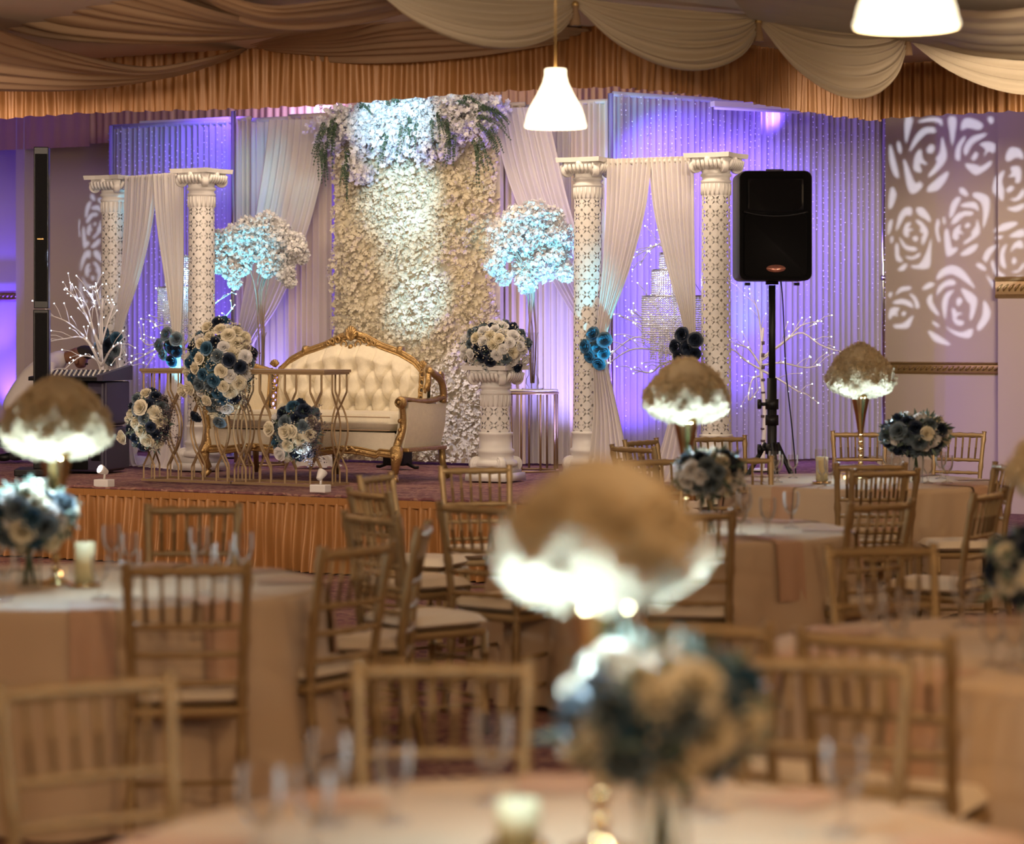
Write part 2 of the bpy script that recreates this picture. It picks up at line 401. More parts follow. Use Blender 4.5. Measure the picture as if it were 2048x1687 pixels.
def leaves(name, base, tip, wd, m):
    b = np.asarray(base, float); t = np.asarray(tip, float); d = t-b; r = rng.normal(0, 1, d.shape); s = np.cross(d, r); s /= np.linalg.norm(s, axis=1)[:, None]+1e-9
    V = np.stack([b, b+d*.5+s*wd, t, b+d*.5-s*wd], 1).reshape(-1, 3); return np_mesh(name, V, np.arange(len(b)*4).reshape(-1, 4), m)

# rose meshes (unit radius, opening towards +Z), about 80 quads
def rose_mesh(name, m, seed):
    rd = random.Random(seed); mb = MB()
    for ring, (r0, r1, z1, n, tilt) in enumerate(((.02, .13, .86, 3, .0), (.10, .28, .84, 3, .1), (.22, .46, .74, 4, .22), (.36, .70, .54, 5, .3), (.50, 1.0, .22, 5, .35))):
        off = rd.random()*6
        for k in range(n):
            a0 = off+2*PI*k/n; span = 2*PI/n*.68; G = []
            for i in range(4):
                t = i/3; row = []
                for j in range(5):
                    s = j/4*2-1; a = a0+s*span
                    rr = r0+(r1-r0)*t+.05*s*(ring > 0); lip = (1-.35*abs(s)**2.5)
                    z = -.1+(z1+.1)*t*lip - (.10*ring/4 if i == 3 else 0); rr += (.07 if i == 3 else 0)
                    row.append((rr*math.cos(a), rr*math.sin(a), z))
                G.append(row)
            mb.grid(G)
    mb.lathe([(.05, -.25), (.45, -.12), (.5, 0)], 8)
    return mb.mesh(name, m, True)
ROSE = {k: [rose_mesh('rose_'+k, m, i) for i in range(3)] for k, m in (('ivory', M_petw), ('white', M_petwh), ('navy', M_navy), ('dusky', M_dusk), ('blue', M_blue))}
def add_rose(parent, p, d, r, kind, label=None):
    q = Vector(d).to_track_quat('Z', 'Y').to_euler()
    q2 = (Vector(d).to_track_quat('Z', 'Y').to_matrix() @ Matrix.Rotation(random.random()*6, 3, 'Z')).to_euler()
    o = put('rose', random.choice(ROSE[kind]), parent, p, q2, r)
    o['label'] = {'ivory': 'ivory rose', 'white': 'white rose', 'navy': 'dark navy rose', 'dusky': 'dusty grey-blue rose', 'blue': 'bright blue rose'}[kind]
    return o

# ================================================================== SETTING
C1 = Vector((.667, 16.19, 0)); C2 = Vector((2.70, 18.6, 0)); A0 = st(-10.5, 0, 0)
C3 = C2+U*6.5                      # the soffit runs on to the right
BW0 = st(-11, 5.45, 0); BW1 = st(-2.2, 5.45, 0); BW2 = Vector((3.42, 23.7, 0)); BW3 = BW2+U*7.0
def poly(name, pts, z, m, thick=.05, parent=None, flip=False):
    mb = MB(); n = len(pts); mb.add([(p[0], p[1], z) for p in pts]+[(p[0], p[1], z-thick) for p in pts],
        [tuple(range(n)), tuple(range(n, 2*n))[::-1]]+[(i, n+i, n+(i+1) % n, (i+1) % n) for i in range(n)])
    return ob(name, mb, m, parent, False)
def wallseg(name, p, q, z0, z1, m, th=.12):
    p = Vector(p); q = Vector(q); d = (q-p).normalized(); n = Vector((-d.y, d.x, 0))
    if n.y < 0: n = -n
    mb = MB(); a, b, c, e = p, q, q+n*th, p+n*th
    mb.add([(x.x, x.y, z) for z in (z0, z1) for x in (a, b, c, e)], [(0, 3, 2, 1), (4, 5, 6, 7), (0, 1, 5, 4), (1, 2, 6, 5), (2, 3, 7, 6), (3, 0, 4, 7)])
    return tag(ob(name, mb, m, None, False), kind='structure')
tag(poly('floor', [(-12, -3), (11, -3), (11, 27), (-12, 27)], 0, M_carpet, .1), kind='structure')
wallseg('wall_back', BW0, BW1, 0, 4.2, M_wallb)
wallseg('wall_back_diagonal', BW1, BW2, 0, 4.2, M_wallb)
wallseg('wall_right', BW2, BW3, 0, 4.2, M_wall)
# ceiling of the hall, following the soffit line, and the higher stage ceiling
tag(poly('ceiling', [(-12, -3), (11, -3), (C3.x, C3.y), (C2.x, C2.y), (C1.x, C1.y), (A0.x, A0.y)], CZ+.05, M_wallb, .05), kind='structure')
tag(poly('ceiling_stage', [(A0.x, A0.y), (C1.x, C1.y), (C2.x, C2.y), (C3.x, C3.y), (BW3.x, BW3.y+.3), (BW2.x, BW2.y+.3), (BW1.x, BW1.y+.3), (BW0.x, BW0.y+.3)], 4.25, M_wallb, .05), kind='structure')
for a, b in ((A0, C1), (C1, C2), (C2, C3)):
    wallseg('trim_soffit', a+Vector((0, .06, 0)), b+Vector((0, .06, 0)), CZ-.28, 4.2, M_wallb, .06)
# mouldings
def moulding(name, p, q, z, h, parent=None):
    p = Vector(p); q = Vector(q); d = q-p; L = d.length; d.normalize(); n = Vector((d.y, -d.x, 0))
    if n.y > 0: n = -n
    root = tag(thing(name, None, None, p+Vector((0, 0, z))), kind='structure'); an = math.atan2(d.y, d.x); root.rotation_euler = (0, 0, an)
    mb = MB(); prof = [(0, -.5), (.022, -.46), (.030, -.36), (.014, -.30), (.018, 0), (.014, .28), (.034, .34), (.040, .44), (.016, .5), (0, .5)]
    G = [[(x, -pr[0], pr[1]*h) for pr in prof] for x in (0, L)]
    mb.grid(G); ob('rail', mb, M_trim, root, False)
    mb = MB(); k = 0
    while k*.055 < min(L, 3.2):
        x = .02+k*.055; mb.tube([(x, -.020, -.16*h), (x+.014, -.028, -.02*h), (x+.05, -.020, .16*h)], [.006, .012, .005], 5); k += 1
    tag(ob('leaf_relief', mb, M_trim, root), kind='stuff'); return root
moulding('trim_1', BW2+U*.02-V*0, BW3, 1.325, .115)
moulding('trim_2', pv(-120, 5.38, 0), pv(62, 5.38, 0), 2.03, .10)
# pilasters at the left and the right edge
def pilaster(name, x, v, w_, m=M_wallb):
    p = pv(x, v, 0); mb = MB(); mb.box((0, 0, 2.0), (w_, .26, 4.1)); mb.box((0, -.01, .08), (w_+.03, .28, .16)); mb.box((0, -.01, 4.0), (w_+.05, .28, .1))
    o = ob(name, mb, m, None, False, loc=(p.x, p.y, 0), rot=(0, 0, -TH)); return tag(o, kind='structure')
pilaster('trim_3', 57, 5.33, .11)
q = BW2+U*1.52
ppp = ob('trim_4', MB().box((0, 0, 2), (.5, .3, 4.1)), M_wall, None, False, loc=(q.x, q.y, 0), rot=(0, 0, -TH)); tag(ppp, kind='structure')
moulding('trim_5', q-U*.27-V*.15, q+U*.3-V*.15, 2.07, .20)
tag(ob('trim_6', MB().box((0, 0, 2), (.035, .05, 3.9)), M_wallb, None, False, loc=tuple(BW2+U*.07-V*.03)), kind='structure')

# ------------------------------------------------------------------ stage
stage = thing('stage', 'low carpeted stage with a copper satin skirt along its front edge', 'stage', st(0, 0, 0))
off = -stage.location
def rel(p): return Vector(p)+off
S1 = Vector((.205, 16.448, 0)); S2 = Vector((.42, 18.15, 0)); S3 = Vector((1.98, 18.5, 0)); S4 = Vector((3.0, 19.5, 0))
SP = [A0, S1, S2, S3, S4, BW2+Vector((-.1, -.15, 0)), BW1+Vector((0, -.12, 0)), BW0+Vector((0, -.12, 0))]
poly('deck', [rel(p) for p in SP], DECK-.012, M_carpet, .10, stage)
mb = MB(); 
EDG = ((A0, S1), (S1, S2), (S2, S3), (S3, S4))
for a, b in EDG:
    d = (b-a).normalized(); n = Vector((d.y, -d.x, 0))
    k = int((b-a).length/.03); pts = [rel(a+(b-a)*(i/k))+n*.012+Vector((0, 0, DECK-.004+random.uniform(-.004, .007))) for i in range(k+1)]
    mb.tube(pts, .011, 5)
ob('carpet_edge', mb, M_carpet, stage)
skp = A0+(S1-A0)*.30
for i, (a, b, nf) in enumerate(((skp, S1, 92), (S1, S2, 22), (S2, S3, 20), (S3, S4, 17))):
    a, b = rel(a), rel(b); d = (b-a).normalized(); n = Vector((d.y, -d.x, 0))
    a = a+n*.03-d*.0; b = b+n*.03+d*(.03 if i != 1 else 0)
    mb = wallpanel(a, b, 0.012, DECK-.05, nf, .020, 3+i, 14, .1, 9)
    # pleats fan out to the hem
    for j in range(len(mb.v)):
        x, y, z = mb.v[j]; k = (DECK-.05-z)/.48
        base = Vector((a.x, a.y, 0)); t = (Vector((x, y, 0))-base); o_ = t.dot(n); extra = o_*k*1.0+.02*k
        s_ = .02*math.sin(t.dot(d)*9+z*7)*k
        mb.v[j] = (x+n.x*(extra+s_), y+n.y*(extra+s_), z)
    ob('skirt_pleats', mb, M_satin, stage)
    mb = MB(); L = (b-a).length; k = int(L/.055)
    for j in range(k):
        c = a+d*((j+.5)*L/k)+n*.004; mb.box((c.x, c.y, DECK-.035), (L/k*1.04, .012+.004*(j % 2), .05), math.atan2(d.y, d.x))
    ob('skirt_header', mb, M_satin, stage, False)
# ------------------------------------------------------------------ valances
val = thing('pleated_valance', 'copper satin pleated valance hanging along the soffit above the stage edge', 'valance', st(0, 0, CZ)); vo = -val.location
for i, (a, b, nf) in enumerate(((st(-8.2, 0, 0), C1, 100), (C1, C2, 44), (C2, C2+U*3.6, 46))):
    d = (b-a).normalized(); b = b+d*(.045 if i < 1 else 0); a = a-d*(.045 if i == 1 else 0); n = Vector((d.y, -d.x, 0)); n = -n if n.y > 0 else n
    mb = wallpanel(a+n*.05, b+n*.05, 3.25, CZ+.04, nf, .022, 11+i, 8, .25, 8)
    rd = random.Random(i)
    for j in range(len(mb.v)):
        x, y, z = mb.v[j]; k = (CZ+.04-z)/.44; t = (Vector((x, y, 0))-a).dot(d)
        mb.v[j] = (x+n.x*.02*k*math.sin(t*14), y+n.y*.02*k*math.sin(t*14), z-.012*k*abs(math.sin(t*21))+.015*k*math.sin(t*1.7))
    mb.v = [tuple(Vector(p)+vo) for p in mb.v]
    ob('pleated_panel', mb, M_satin, val)
val2 = thing('back_valance', 'rose satin box-pleated valance at the top of the stage back wall', 'valance', st(0, 5.3, 3.55)); vo = -val2.location
for i, (a, b, nf) in enumerate(((pv(178, 5.25, 0), BW1-V*.2, 62), (BW1-V*.2, BW2-V*.25, 40))):
    mb = wallpanel(a, b, 3.53, 4.15, nf, .020, 21+i, 5, .5, 8); mb.v = [tuple(Vector(p)+vo) for p in mb.v]; ob('pleated_panel', mb, M_satin2, val2)
a, b = pv(-160, 5.2, 0), pv(180, 5.2, 0)
mb = wallpanel(a, b, 3.50, 4.15, 14, .006, 31, 6, 0, 8); mb.v = [tuple(Vector(p)+vo) for p in mb.v]; ob('flat_panel', mb, M_satin2, val2)
for x0, x1, v_ in ((283, 462, 4.75), (1425, 1600, 4.9)):
    z = 3.60 if x0 < 900 else 3.62
    a, b = (pvy(x0, 243, 4.65), pvy(x1, 243, 4.65)) if x0 < 900 else (py(1425, 219, 21.2), py(1602, 205, 21.6))
    c = (a+b)/2; d = b-a; o = thing('batten_light', 'white tube batten light high above the %s beaded curtain' % ('left' if x0 < 900 else 'right'), 'light', c, math.atan2(d.y, d.x))
    L = Vector((d.x, d.y)).length; ob('housing', MB().box((0, 0, 0), (L, .07, .045)), M_white, o, False); ob('diffuser', MB().tube([(-L/2+.02, 0, -.03), (L/2-.02, 0, -.03)], .017), M_white, o)

# ------------------------------------------------------------------ ceiling swags
sw = lambda w: .15+math.sin(PI*w)
def swagA(xa, ya, xb, yb, zt, sag, folds, label, seed, m=M_swag):
    a = py(xa, ya, F*(zt-EYE)/(HOR-ya)); b = py(xb, yb, F*(zt-EYE)/(HOR-yb)); top = []; bot = []
    d = (b-a); n = Vector((d.y, -d.x, 0)).normalized(); n = -n if n.y > 0 else n
    for i in range(9):
        t = i/8; k = 4*t*(1-t); k = k**.82
        top.append(a.lerp(b, t)+Vector((0, 0, .04-.02*k))+n*.02); bot.append(a.lerp(b, t)-Vector((0, 0, sag*k+.03))+n*(.16*k+.03))
    mb = MB(); drape(mb, top, bot, folds, .022, n+Vector((0, 0, .5)), 48, 9, sw, 0, .9, seed)
    o = ob('ceiling_swag', mb, m); tag(o, label, 'drapery', 'scalloped swags along the ceiling edge')
    return a, b
SWP = []
SWP.append(swagA(743, -30, 1150, 8, 3.60, .30, 6, 'ivory ceiling swag left of the tassel above the white pendant', 1))
SWP.append(swagA(1150, 8, 1515, 42, 3.60, .34, 6, 'ivory ceiling swag directly right of the pendant rod', 2))
SWP.append(swagA(1515, 42, 1812, 72, 3.60, .42, 7, 'deepest ivory ceiling swag, hanging above the black loudspeaker', 3))
SWP.append(swagA(1812, 72, 2230, 96, 3.60, .33, 5, 'ivory ceiling swag cut by the right edge of the picture', 4))
for i, (a, b) in enumerate(SWP[:3]):
    o = thing('drape_tassel', ['brown tassel at the swag joint above the pendant rod', 'brown tassel at the joint of the two middle swags', 'brown tassel at the joint of the two right swags'][i], 'tassel', b+Vector((0, -.06, 0)))
    ob('cord_knot', MB().ball((0, 0, -.01), .022), M_trim, o); mb = MB(); mb.lathe([(.008, 0), (.02, -.02), (.016, -.035), (.03, -.09), (.034, -.13), (.028, -.135)], 12); ob('fringe', mb, mat('brown_fringe', (.20, .12, .06), .8), o)
def sheet(name, label, A, B, folds, amp, seed, m=M_drape):
    PA = [py(x, y, F/s) for x, y, s in A]; PB = [py(x, y, F/s) for x, y, s in B]
    mb = MB(); drape(mb, PA, PB, folds, amp, (0, -.5, -1), 54, 8, lambda w: .35+.65*math.sin(PI*w), 0, .9, seed)
    return tag(ob(name, mb, m), label, 'drapery', 'long sheer drapes across the ceiling')
sheet('ceiling_drape', 'long sheer drape sweeping down to the left below the others',
      [(508, 96, 284), (430, 128, 286), (350, 152, 290), (200, 178, 292), (40, 184, 290), (-160, 172, 286), (-420, 96, 280)],
      [(504, 92, 284), (420, 118, 296), (290, 139, 304), (150, 112, 316), (30, 72, 322), (-120, 10, 330), (-300, -40, 335)], 6, .022, 5)
sheet('ceiling_drape', 'broad sheer drape sagging across the upper left corner',
      [(-160, 20, 300), (0, 62, 304), (120, 83, 306), (330, 88, 308), (500, 76, 308), (640, 57, 306), (800, 30, 300)],
      [(-160, -200, 330), (0, -150, 340), (180, -60, 344), (354, 2, 344), (481, 38, 336), (640, 52, 322), (800, 22, 312)], 7, .024, 6)
sheet('ceiling_drape', 'sheer drape bulging over the flower wall between two ceiling points',
      [(500, 95, 284), (560, 112, 286), (650, 121, 290), (740, 124, 296), (850, 120, 300), (970, 108, 304), (1100, 88, 306), (1212, 68, 304)],
      [(500, 88, 290), (600, 62, 304), (700, 44, 312), (800, 10, 320), (900, 0, 324), (1000, 20, 322), (1100, 50, 314), (1212, 62, 306)], 8, .022, 7)
sheet('ceiling_drape', 'narrow dark sheer drape at the top beside the first ivory swag',
      [(360, 0, 330), (430, 24, 332), (520, 50, 334), (620, 56, 334), (720, 44, 332), (820, 22, 330), (900, -10, 330)],
      [(360, -60, 350), (450, -10, 356), (540, 14, 358), (640, 6, 356), (740, -8, 352), (840, -30, 348), (930, -60, 346)], 4, .018, 8)
sheet('ceiling_drape', 'flat sheer drape lying across the ceiling behind the upper right pendant',
      [(1500, 38, 326), (1650, 60, 318), (1812, 82, 306), (1950, 118, 300), (2080, 128, 296), (2250, 120, 290)],
      [(1400, -80, 400), (1600, -40, 380), (1800, -10, 370), (1950, 20, 360), (2080, 10, 350), (2250, -20, 350)], 5, .012, 9, M_swag)

# ------------------------------------------------------------------ pendants
def pendant(x, yb, D, H, label, Yd):
    p = py(x, yb, Yd); o = thing('pendant_lamp', label, 'lamp', p, 0, 'bell shaped pendant lamps')
    R = D/2; prof = [(.34, 1.0), (.36, .985), (.365, .88), (.42, .76), (.60, .56), (.84, .34), (.95, .18), (1.0, .06), (1.0, 0)]
    mb = MB(); mb.lathe([(r*R, z*H) for r, z in prof], 40, caps=False); ob('shade', mb, M_lamp, o)
    mb = MB(); mb.lathe([(R*1.0, .012), (R*1.03, .008), (R*1.03, -.004), (R*1.0, -.006)], 40, caps=False); ob('rim', mb, M_lamp, o)
    mb = MB(); mb.lathe([(.02, H), (R*.35, H), (R*.35, H-.006)], 20, caps=False); ob('cap', mb, M_white, o)
    ob('cord', MB().tube([(0, 0, H), (0, 0, CZ-p.z+.01)], .004, 6), M_trim, o)
    ob('bulb', MB().ball((0, 0, H*.45), .04, 12, 8), M_lamp, o)
    point('pendant_and_fill', (p.x, p.y, p.z+.02), 14, WARM, .08); return o
pendant(1111, 252, .282, .268, 'white bell pendant lamp glowing in front of the cream drapes', 11.7)
pendant(1813, 50, .282, .268, 'white bell pendant lamp cut by the top edge at upper right', 7.0)

# ------------------------------------------------------------------ backdrop: pipes and drapes
def pipe(x, v, z0, z1, label, P=None):
    p = P or pv(x, v, 0); o = thing('drape_pole', label, 'pole', (p.x, p.y, z0), 0, 'chrome uprights of the backdrop')
    h = z1-z0; ob('tube', MB().tube([(0, 0, .01), (0, 0, h)], .024, 12), M_chrome, o); ob('base_plate', MB().box((0, 0, .008), (.34, .34, .014)), M_chrome, o, False, .002)
    ob('collar', MB().tube([(0, 0, h*.5), (0, 0, h*.5+.05)], .03, 12), M_chrome, o); return o
pipe(467, 4.1, DECK, 3.66, 'chrome drape pole between the left beaded curtain and the white drapes')
PR = py(1221, 900, 20.7)
pipe(0, 0, DECK, 3.64, 'chrome drape pole left of the right beaded curtain', Vector((PR.x, PR.y, 0)))
pipe(223, 4.5, DECK, 3.62, 'chrome drape pole at the left end of the left beaded curtain')
PE = py(1766, 900, 22.62)
pipe(0, 0, DECK, 3.72, 'thin chrome drape pole in front of the rose patterned wall', Vector((PE.x, PE.y, 0)))
def flatdrape(x0, x1, v, z1, folds, amp, label, m, seed, name='backdrop_curtain', ext=None):
    a, b = (pv(x0, v, 0), pv(x1, v, 0)) if not ext else ext
    c = (a+b)/2; o = thing(name, label, 'curtain', (c.x, c.y, DECK), 0)
    a = a-c; b = b-c; a.z = b.z = 0
    ob('cloth', wallpanel(a, b, .006, z1-DECK, folds, amp, seed, 8, .15, 9), m, o)
    d = (b-a).normalized(); ob('rod', MB().tube([a+Vector((0, 0, z1-DECK)), b+Vector((0, 0, z1-DECK))], .02, 8), m, o); return o
flatdrape(474, 502, 4.22, 3.60, 3, .03, 'narrow cream drape right beside the left chrome pole', M_curtb, 1)
flatdrape(500, 580, 4.30, 3.59, 6, .02, 'pale drape showing behind the left flower tree', M_curt, 2)
flatdrape(578, 662, 4.24, 3.60, 7, .028, 'cream drape directly left of the flower wall', M_curtb, 3)
flatdrape(984, 1050, 4.16, 3.60, 5, .028, 'cream drape directly right of the flower wall', M_curtb, 4)
flatdrape(1040, 1150, 4.30, 3.59, 9, .028, 'white drape behind the right flower tree and side table', M_curt, 5)
flatdrape(1140, 1222, 4.24, 3.60, 7, .03, 'cream drape left of the right chrome pole', M_curtb, 6)
def swept(name, label, Lp, Rp, folds, amp, m, seed, v, taper=None):
    L = [pvy(x, y, v) for x, y in Lp]; R = [pvy(x, y, v) for x, y in Rp]
    mb = MB(); drape(mb, L, R, folds, amp, -V, 60, 9, taper, .1, .5, seed); return tag(ob(name, mb, m), label, 'curtain')
swept('swept_drape', 'white chiffon drape swept down to the left between pole and flower wall',
      [(538, 240), (528, 330), (512, 430), (496, 540), (480, 630), (474, 690), (476, 740)],
      [(658, 238), (650, 320), (628, 420), (596, 520), (556, 610), (510, 680), (484, 742)], 9, .022, M_curt, 11, 4.05)
swept('swept_drape', 'white chiffon drape swept down to the right behind the first right column',
      [(986, 216), (1000, 300), (1020, 370), (1052, 450), (1094, 540), (1140, 620), (1190, 690)],
      [(1092, 214), (1112, 300), (1130, 380), (1152, 460), (1176, 540), (1196, 610), (1210, 680)], 9, .022, M_curt, 12, 4.0)
# sheer curtains with strands of beads
def beaded(label, a, b, z1, folds, seed, nstr, top, m=M_sheer):
    c = (a+b)/2; o = thing('sheer_curtain', label, 'curtain', (c.x, c.y, DECK), 0); a = a-c; b = b-c; a.z = b.z = 0
    n = Vector((b.y-a.y, a.x-b.x, 0)).normalized(); n = -n if n.y > 0 else n
    ob('cloth', wallpanel(a, b, .006, z1-DECK, folds, .018, seed, 8, .1, 9), m, o)
    ob('rod', MB().tube([a+Vector((0, 0, z1-DECK)), b+Vector((0, 0, z1-DECK))], .022, 8), M_sheer, o)
    pts = []; rd = random.Random(seed)
    for k in range(nstr):
        u = (k+.5+rd.uniform(-.3, .3))/nstr; p = a.lerp(b, u)+n*.07; z = z1-DECK-rd.uniform(0, .3)
        ze = z-(rd.uniform(.8, 1.5)) if rd.random() < .55 else .05+rd.uniform(0, .3)
        while z > ze:
            pts.append((p.x+rd.uniform(-.004, .004), p.y, z)); z -= rd.choice((.04, .05, .06, .11))
    tag(put('bead_strands', dots('bead_strands', pts, .0066, M_bead), o), kind='stuff'); return o
beaded('left grey-lilac sheer curtain with strands of crystal beads', pv(222, 4.6, 0), pv(464, 4.6, 0), 3.62, 22, 41, 28, 0)
beaded('right violet lit sheer curtain with strands of crystal beads', py(1226, 900, 20.95), py(1764, 900, 22.6), 3.66, 44, 42, 46, 0)
flatdrape(0, 0, 0, 3.60, 26, .02, 'plain white lining hanging behind the right beaded curtain', M_lining, 43, 'lining_curtain', (py(1232, 900, 21.25), py(1758, 900, 22.95)))
flatdrape(228, 462, 4.85, 3.58, 12, .02, 'plain white lining hanging behind the left beaded curtain', M_lining, 44, 'lining_curtain')

# ------------------------------------------------------------------ flower wall
fw = thing('flower_wall', 'tall cream flower wall panel behind the gilded sofa', 'flower wall', pv(828, 3.95, DECK), -TH)
W = 1.66; HH = 2.98
ob('panel', MB().box((0, .06, HH/2+.01), (W, .06, HH)), M_pan, fw, False)
N = 8600; xs = rng.uniform(-W/2, W/2, N); zs = rng.uniform(.03, HH, N)
bumpf = .03*np.sin(xs*7+1)*np.sin(zs*5)+.025*np.sin(xs*17)*np.sin(zs*13+2)
cen = np.stack([xs, -.01-bumpf+rng.uniform(-.025, .02, N), zs], 1)
ns_ = np.stack([rng.normal(0, .55, N), -np.ones(N), rng.normal(.15, .55, N)], 1)
tag(put('hydrangea_blossoms', blossoms('hydrangea_blossoms', cen, ns_, .0235, M_pan, 5, .6, .4), fw), kind='stuff')
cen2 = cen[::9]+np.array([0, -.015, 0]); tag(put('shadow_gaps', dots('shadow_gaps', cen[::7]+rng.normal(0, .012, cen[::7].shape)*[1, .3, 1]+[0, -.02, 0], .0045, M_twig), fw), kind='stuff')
# garland on top of the flower wall
gar = thing('blossom_garland', 'white cherry blossom garland with ferns draped over the flower wall top', 'garland', pv(828, 3.85, 3.35), -TH)
clus = []; rd = random.Random(5)
def gx(x): return (x-828)/229.0/.80
def gz(y): return EYE-(y-HOR)/231.0-3.35
for (x, y, sx, sy, n) in ((700, 238, 34, 24, 34), (760, 225, 40, 18, 44), (830, 222, 44, 20, 52), (900, 222, 40, 18, 46), (960, 225, 26, 18, 28), (680, 272, 14, 20, 14), (735, 268, 24, 26, 26), (790, 268, 34, 30, 52), (845, 262, 34, 32, 50), (905, 262, 30, 24, 30), (950, 255, 18, 24, 18), (722, 322, 9, 30, 12), (738, 350, 12, 16, 10), (785, 302, 20, 18, 18), (845, 308, 24, 20, 14), (890, 305, 18, 26, 14)):
    for k in range(int(n*1.5)):
        clus.append((gx(x+rd.gauss(0, sx*.55)), rd.uniform(-.12, .05), gz(y+rd.gauss(0, sy*.55))))
clus = np.array(clus); C = np.repeat(clus, 13, 0)+rng.normal(0, .026, (len(clus)*13, 3)); NN = C-np.repeat(clus, 13, 0)+[0, -.02, 0]
tag(put('cherry_blossoms', blossoms('cherry_blossoms', C, NN, .024, M_petwh, 5, .5, .3), gar), kind='stuff')
def ferns(parent, anchors, name='fern_fronds', m=M_leaf, ll=.028):
    b = []; t = []; mb = MB()
    for (p, d, L) in anchors:
        p = Vector(p); d = Vector(d).normalized(); pts = []
        for i in range(15):
            s = i/14*L; c = p+d*s+Vector((0, 0, -.55*s*s/L)); pts.append(c)
            if i:
                for sg in (-1, 1):
                    side = Vector((d.z*sg, rd.uniform(-.3, .3), -d.x*sg)).normalized() if abs(d.z) > .4 else Vector((rd.uniform(-.2, .2), rd.uniform(-.3, .3), sg))
                    for q_ in range(2):
                        cc = c-d*(q_*L/28); b.append(tuple(cc)); t.append(tuple(cc+(side+d*.7+Vector((rd.uniform(-.2, .2),)*3)).normalized()*ll*(1.15-i/18)))
        mb.tube(pts, .0018, 4)
    tag(put(name, leaves(name, b, t, .006, m), parent), kind='stuff'); tag(ob('frond_stems', mb, m, parent), kind='stuff')
an = []
for (x, y, dx, dz) in ((675, 250, -.3, -.6), (672, 280, -.2, -1), (680, 300, 0, -1), (700, 235, -.2, -1), (722, 300, 0, -1), (718, 330, .05, -1), (950, 240, .8, .1), (960, 255, .9, -.3), (970, 270, .7, -.7), (948, 290, .6, -.8), (955, 300, .3, -1), (910, 275, -.2, -1), (880, 240, .5, -.5), (925, 215, .9, .2), (735, 215, .3, .3), (800, 212, .2, .4), (840, 250, .1, -1), (832, 240, -.3, -1), (795, 275, -.2, -1), (965, 230, 1, .1), (980, 240, .9, -.2), (900, 250, .3, -.8), (690, 255, 0, -1)):
    for k in range(3): an.append(((gx(x+rd.uniform(-8, 8)), rd.uniform(-.16, -.10), gz(y+rd.uniform(-8, 8))), (dx+rd.uniform(-.3, .3), rd.uniform(-.4, .1), dz+rd.uniform(-.3, .3)), rd.uniform(.12, .26)))
ferns(gar, an)

# ================================================================== COLUMNS
def cyl_uv(mb_name, r0, r1, z0, z1, n, m, parent, cells, name='shaft'):
    rows = 10; v = []; f = []; uv = []
    for i in range(rows+1):
        t = i/rows; r = r0+(r1-r0)*t
        for k in range(n+1): q = 2*PI*k/n; v.append((r*math.cos(q), r*math.sin(q), z0+(z1-z0)*t))
    for i in range(rows):
        for k in range(n):
            a = i*(n+1)+k; f.append((a, a+1, a+n+2, a+n+1)); uv += [(k/n, i/rows*cells), ((k+1)/n, i/rows*cells), ((k+1)/n, (i+1)/rows*cells), (k/n, (i+1)/rows*cells)]
    me = bpy.data.meshes.new(name); me.from_pydata(v, [], f); l = me.uv_layers.new(name='UVMap')
    for i, c in enumerate(uv): l.data[i].uv = c
    me.polygons.foreach_set('use_smooth', [True]*len(f)); me.materials.append(m)
    return put(name, me, parent)
def scroll(mb, c, r, th, ax):          # a volute: disc with a raised spiral
    c = Vector(c); ax = Vector(ax).normalized(); side = ax.cross(Vector((0, 0, 1))).normalized()
    for rr, t in ((r, th), (r*.72, th*1.25), (r*.42, th*1.5), (r*.18, th*1.7)):
        mb.tube([c-ax*t/2, c-ax*(t/2-.004), c+ax*(t/2-.004), c+ax*t/2], [rr*.93, rr, rr, rr*.93], 16)
def capital(parent, z, R, W):          # z: underside; height .16
    mb = MB()
    mb.lathe([(R*1.0, z-.06), (R*1.08, z-.05), (R*1.08, z-.035), (R*.98, z-.03), (R*.98, z-.012), (R*1.10, z-.005), (R*1.10, z+.012), (R*1.0, z+.018), (R*1.05, z+.05), (R*1.35, z+.10), (R*1.45, z+.13)], 28)
    for a in range(4):
        q = PI/4+a*PI/2; d = Vector((math.cos(q), math.sin(q), 0))
        scroll(mb, d*(W*.49)+Vector((0, 0, z+.066)), .050, .045, Vector((-d.y, d.x, 0)))
        mb.box(tuple(d*(W*.42)+Vector((0, 0, z+.105))), (W*.34, .06, .05), q)
        q = a*PI/2; d = Vector((math.cos(q), math.sin(q), 0)); s = Vector((-d.y, d.x, 0))
        for k in range(-3, 4):            # acanthus leaves
            b = d*(R*1.35)+s*(k*.034); mb.tube([b+Vector((0, 0, z+.045)), b+d*.02+Vector((0, 0, z+.075)), b+d*.035+Vector((0, 0, z+.11))], [.010, .016, .012], 6)
        mb.ball(tuple(d*(W*.44)+Vector((0, 0, z+.115))), .030, 8, 6); mb.ball(tuple(d*(W*.47)+Vector((0, 0, z+.085))), .018, 8, 6)
    ob('capital', mb, M_white, parent)
    mb = MB(); c = W/2*1.08; k = W*.09
    pts = [(-c, -c), (-c*.4, -c+k*.6), (c*.4, -c+k*.6), (c, -c), (c-k*.6, -c*.4), (c-k*.6, c*.4), (c, c), (c*.4, c-k*.6), (-c*.4, c-k*.6), (-c, c), (-c+k*.6, c*.4), (-c+k*.6, -c*.4)]
    n = len(pts); mb.add([(x, y, z+.13) for x, y in pts]+[(x*1.03, y*1.03, z+.165) for x, y in pts], [tuple(range(n))[::-1], tuple(range(n, 2*n))]+[(i, (i+1) % n, n+(i+1) % n, n+i) for i in range(n)])
    ob('abacus', mb, M_white, parent, False)
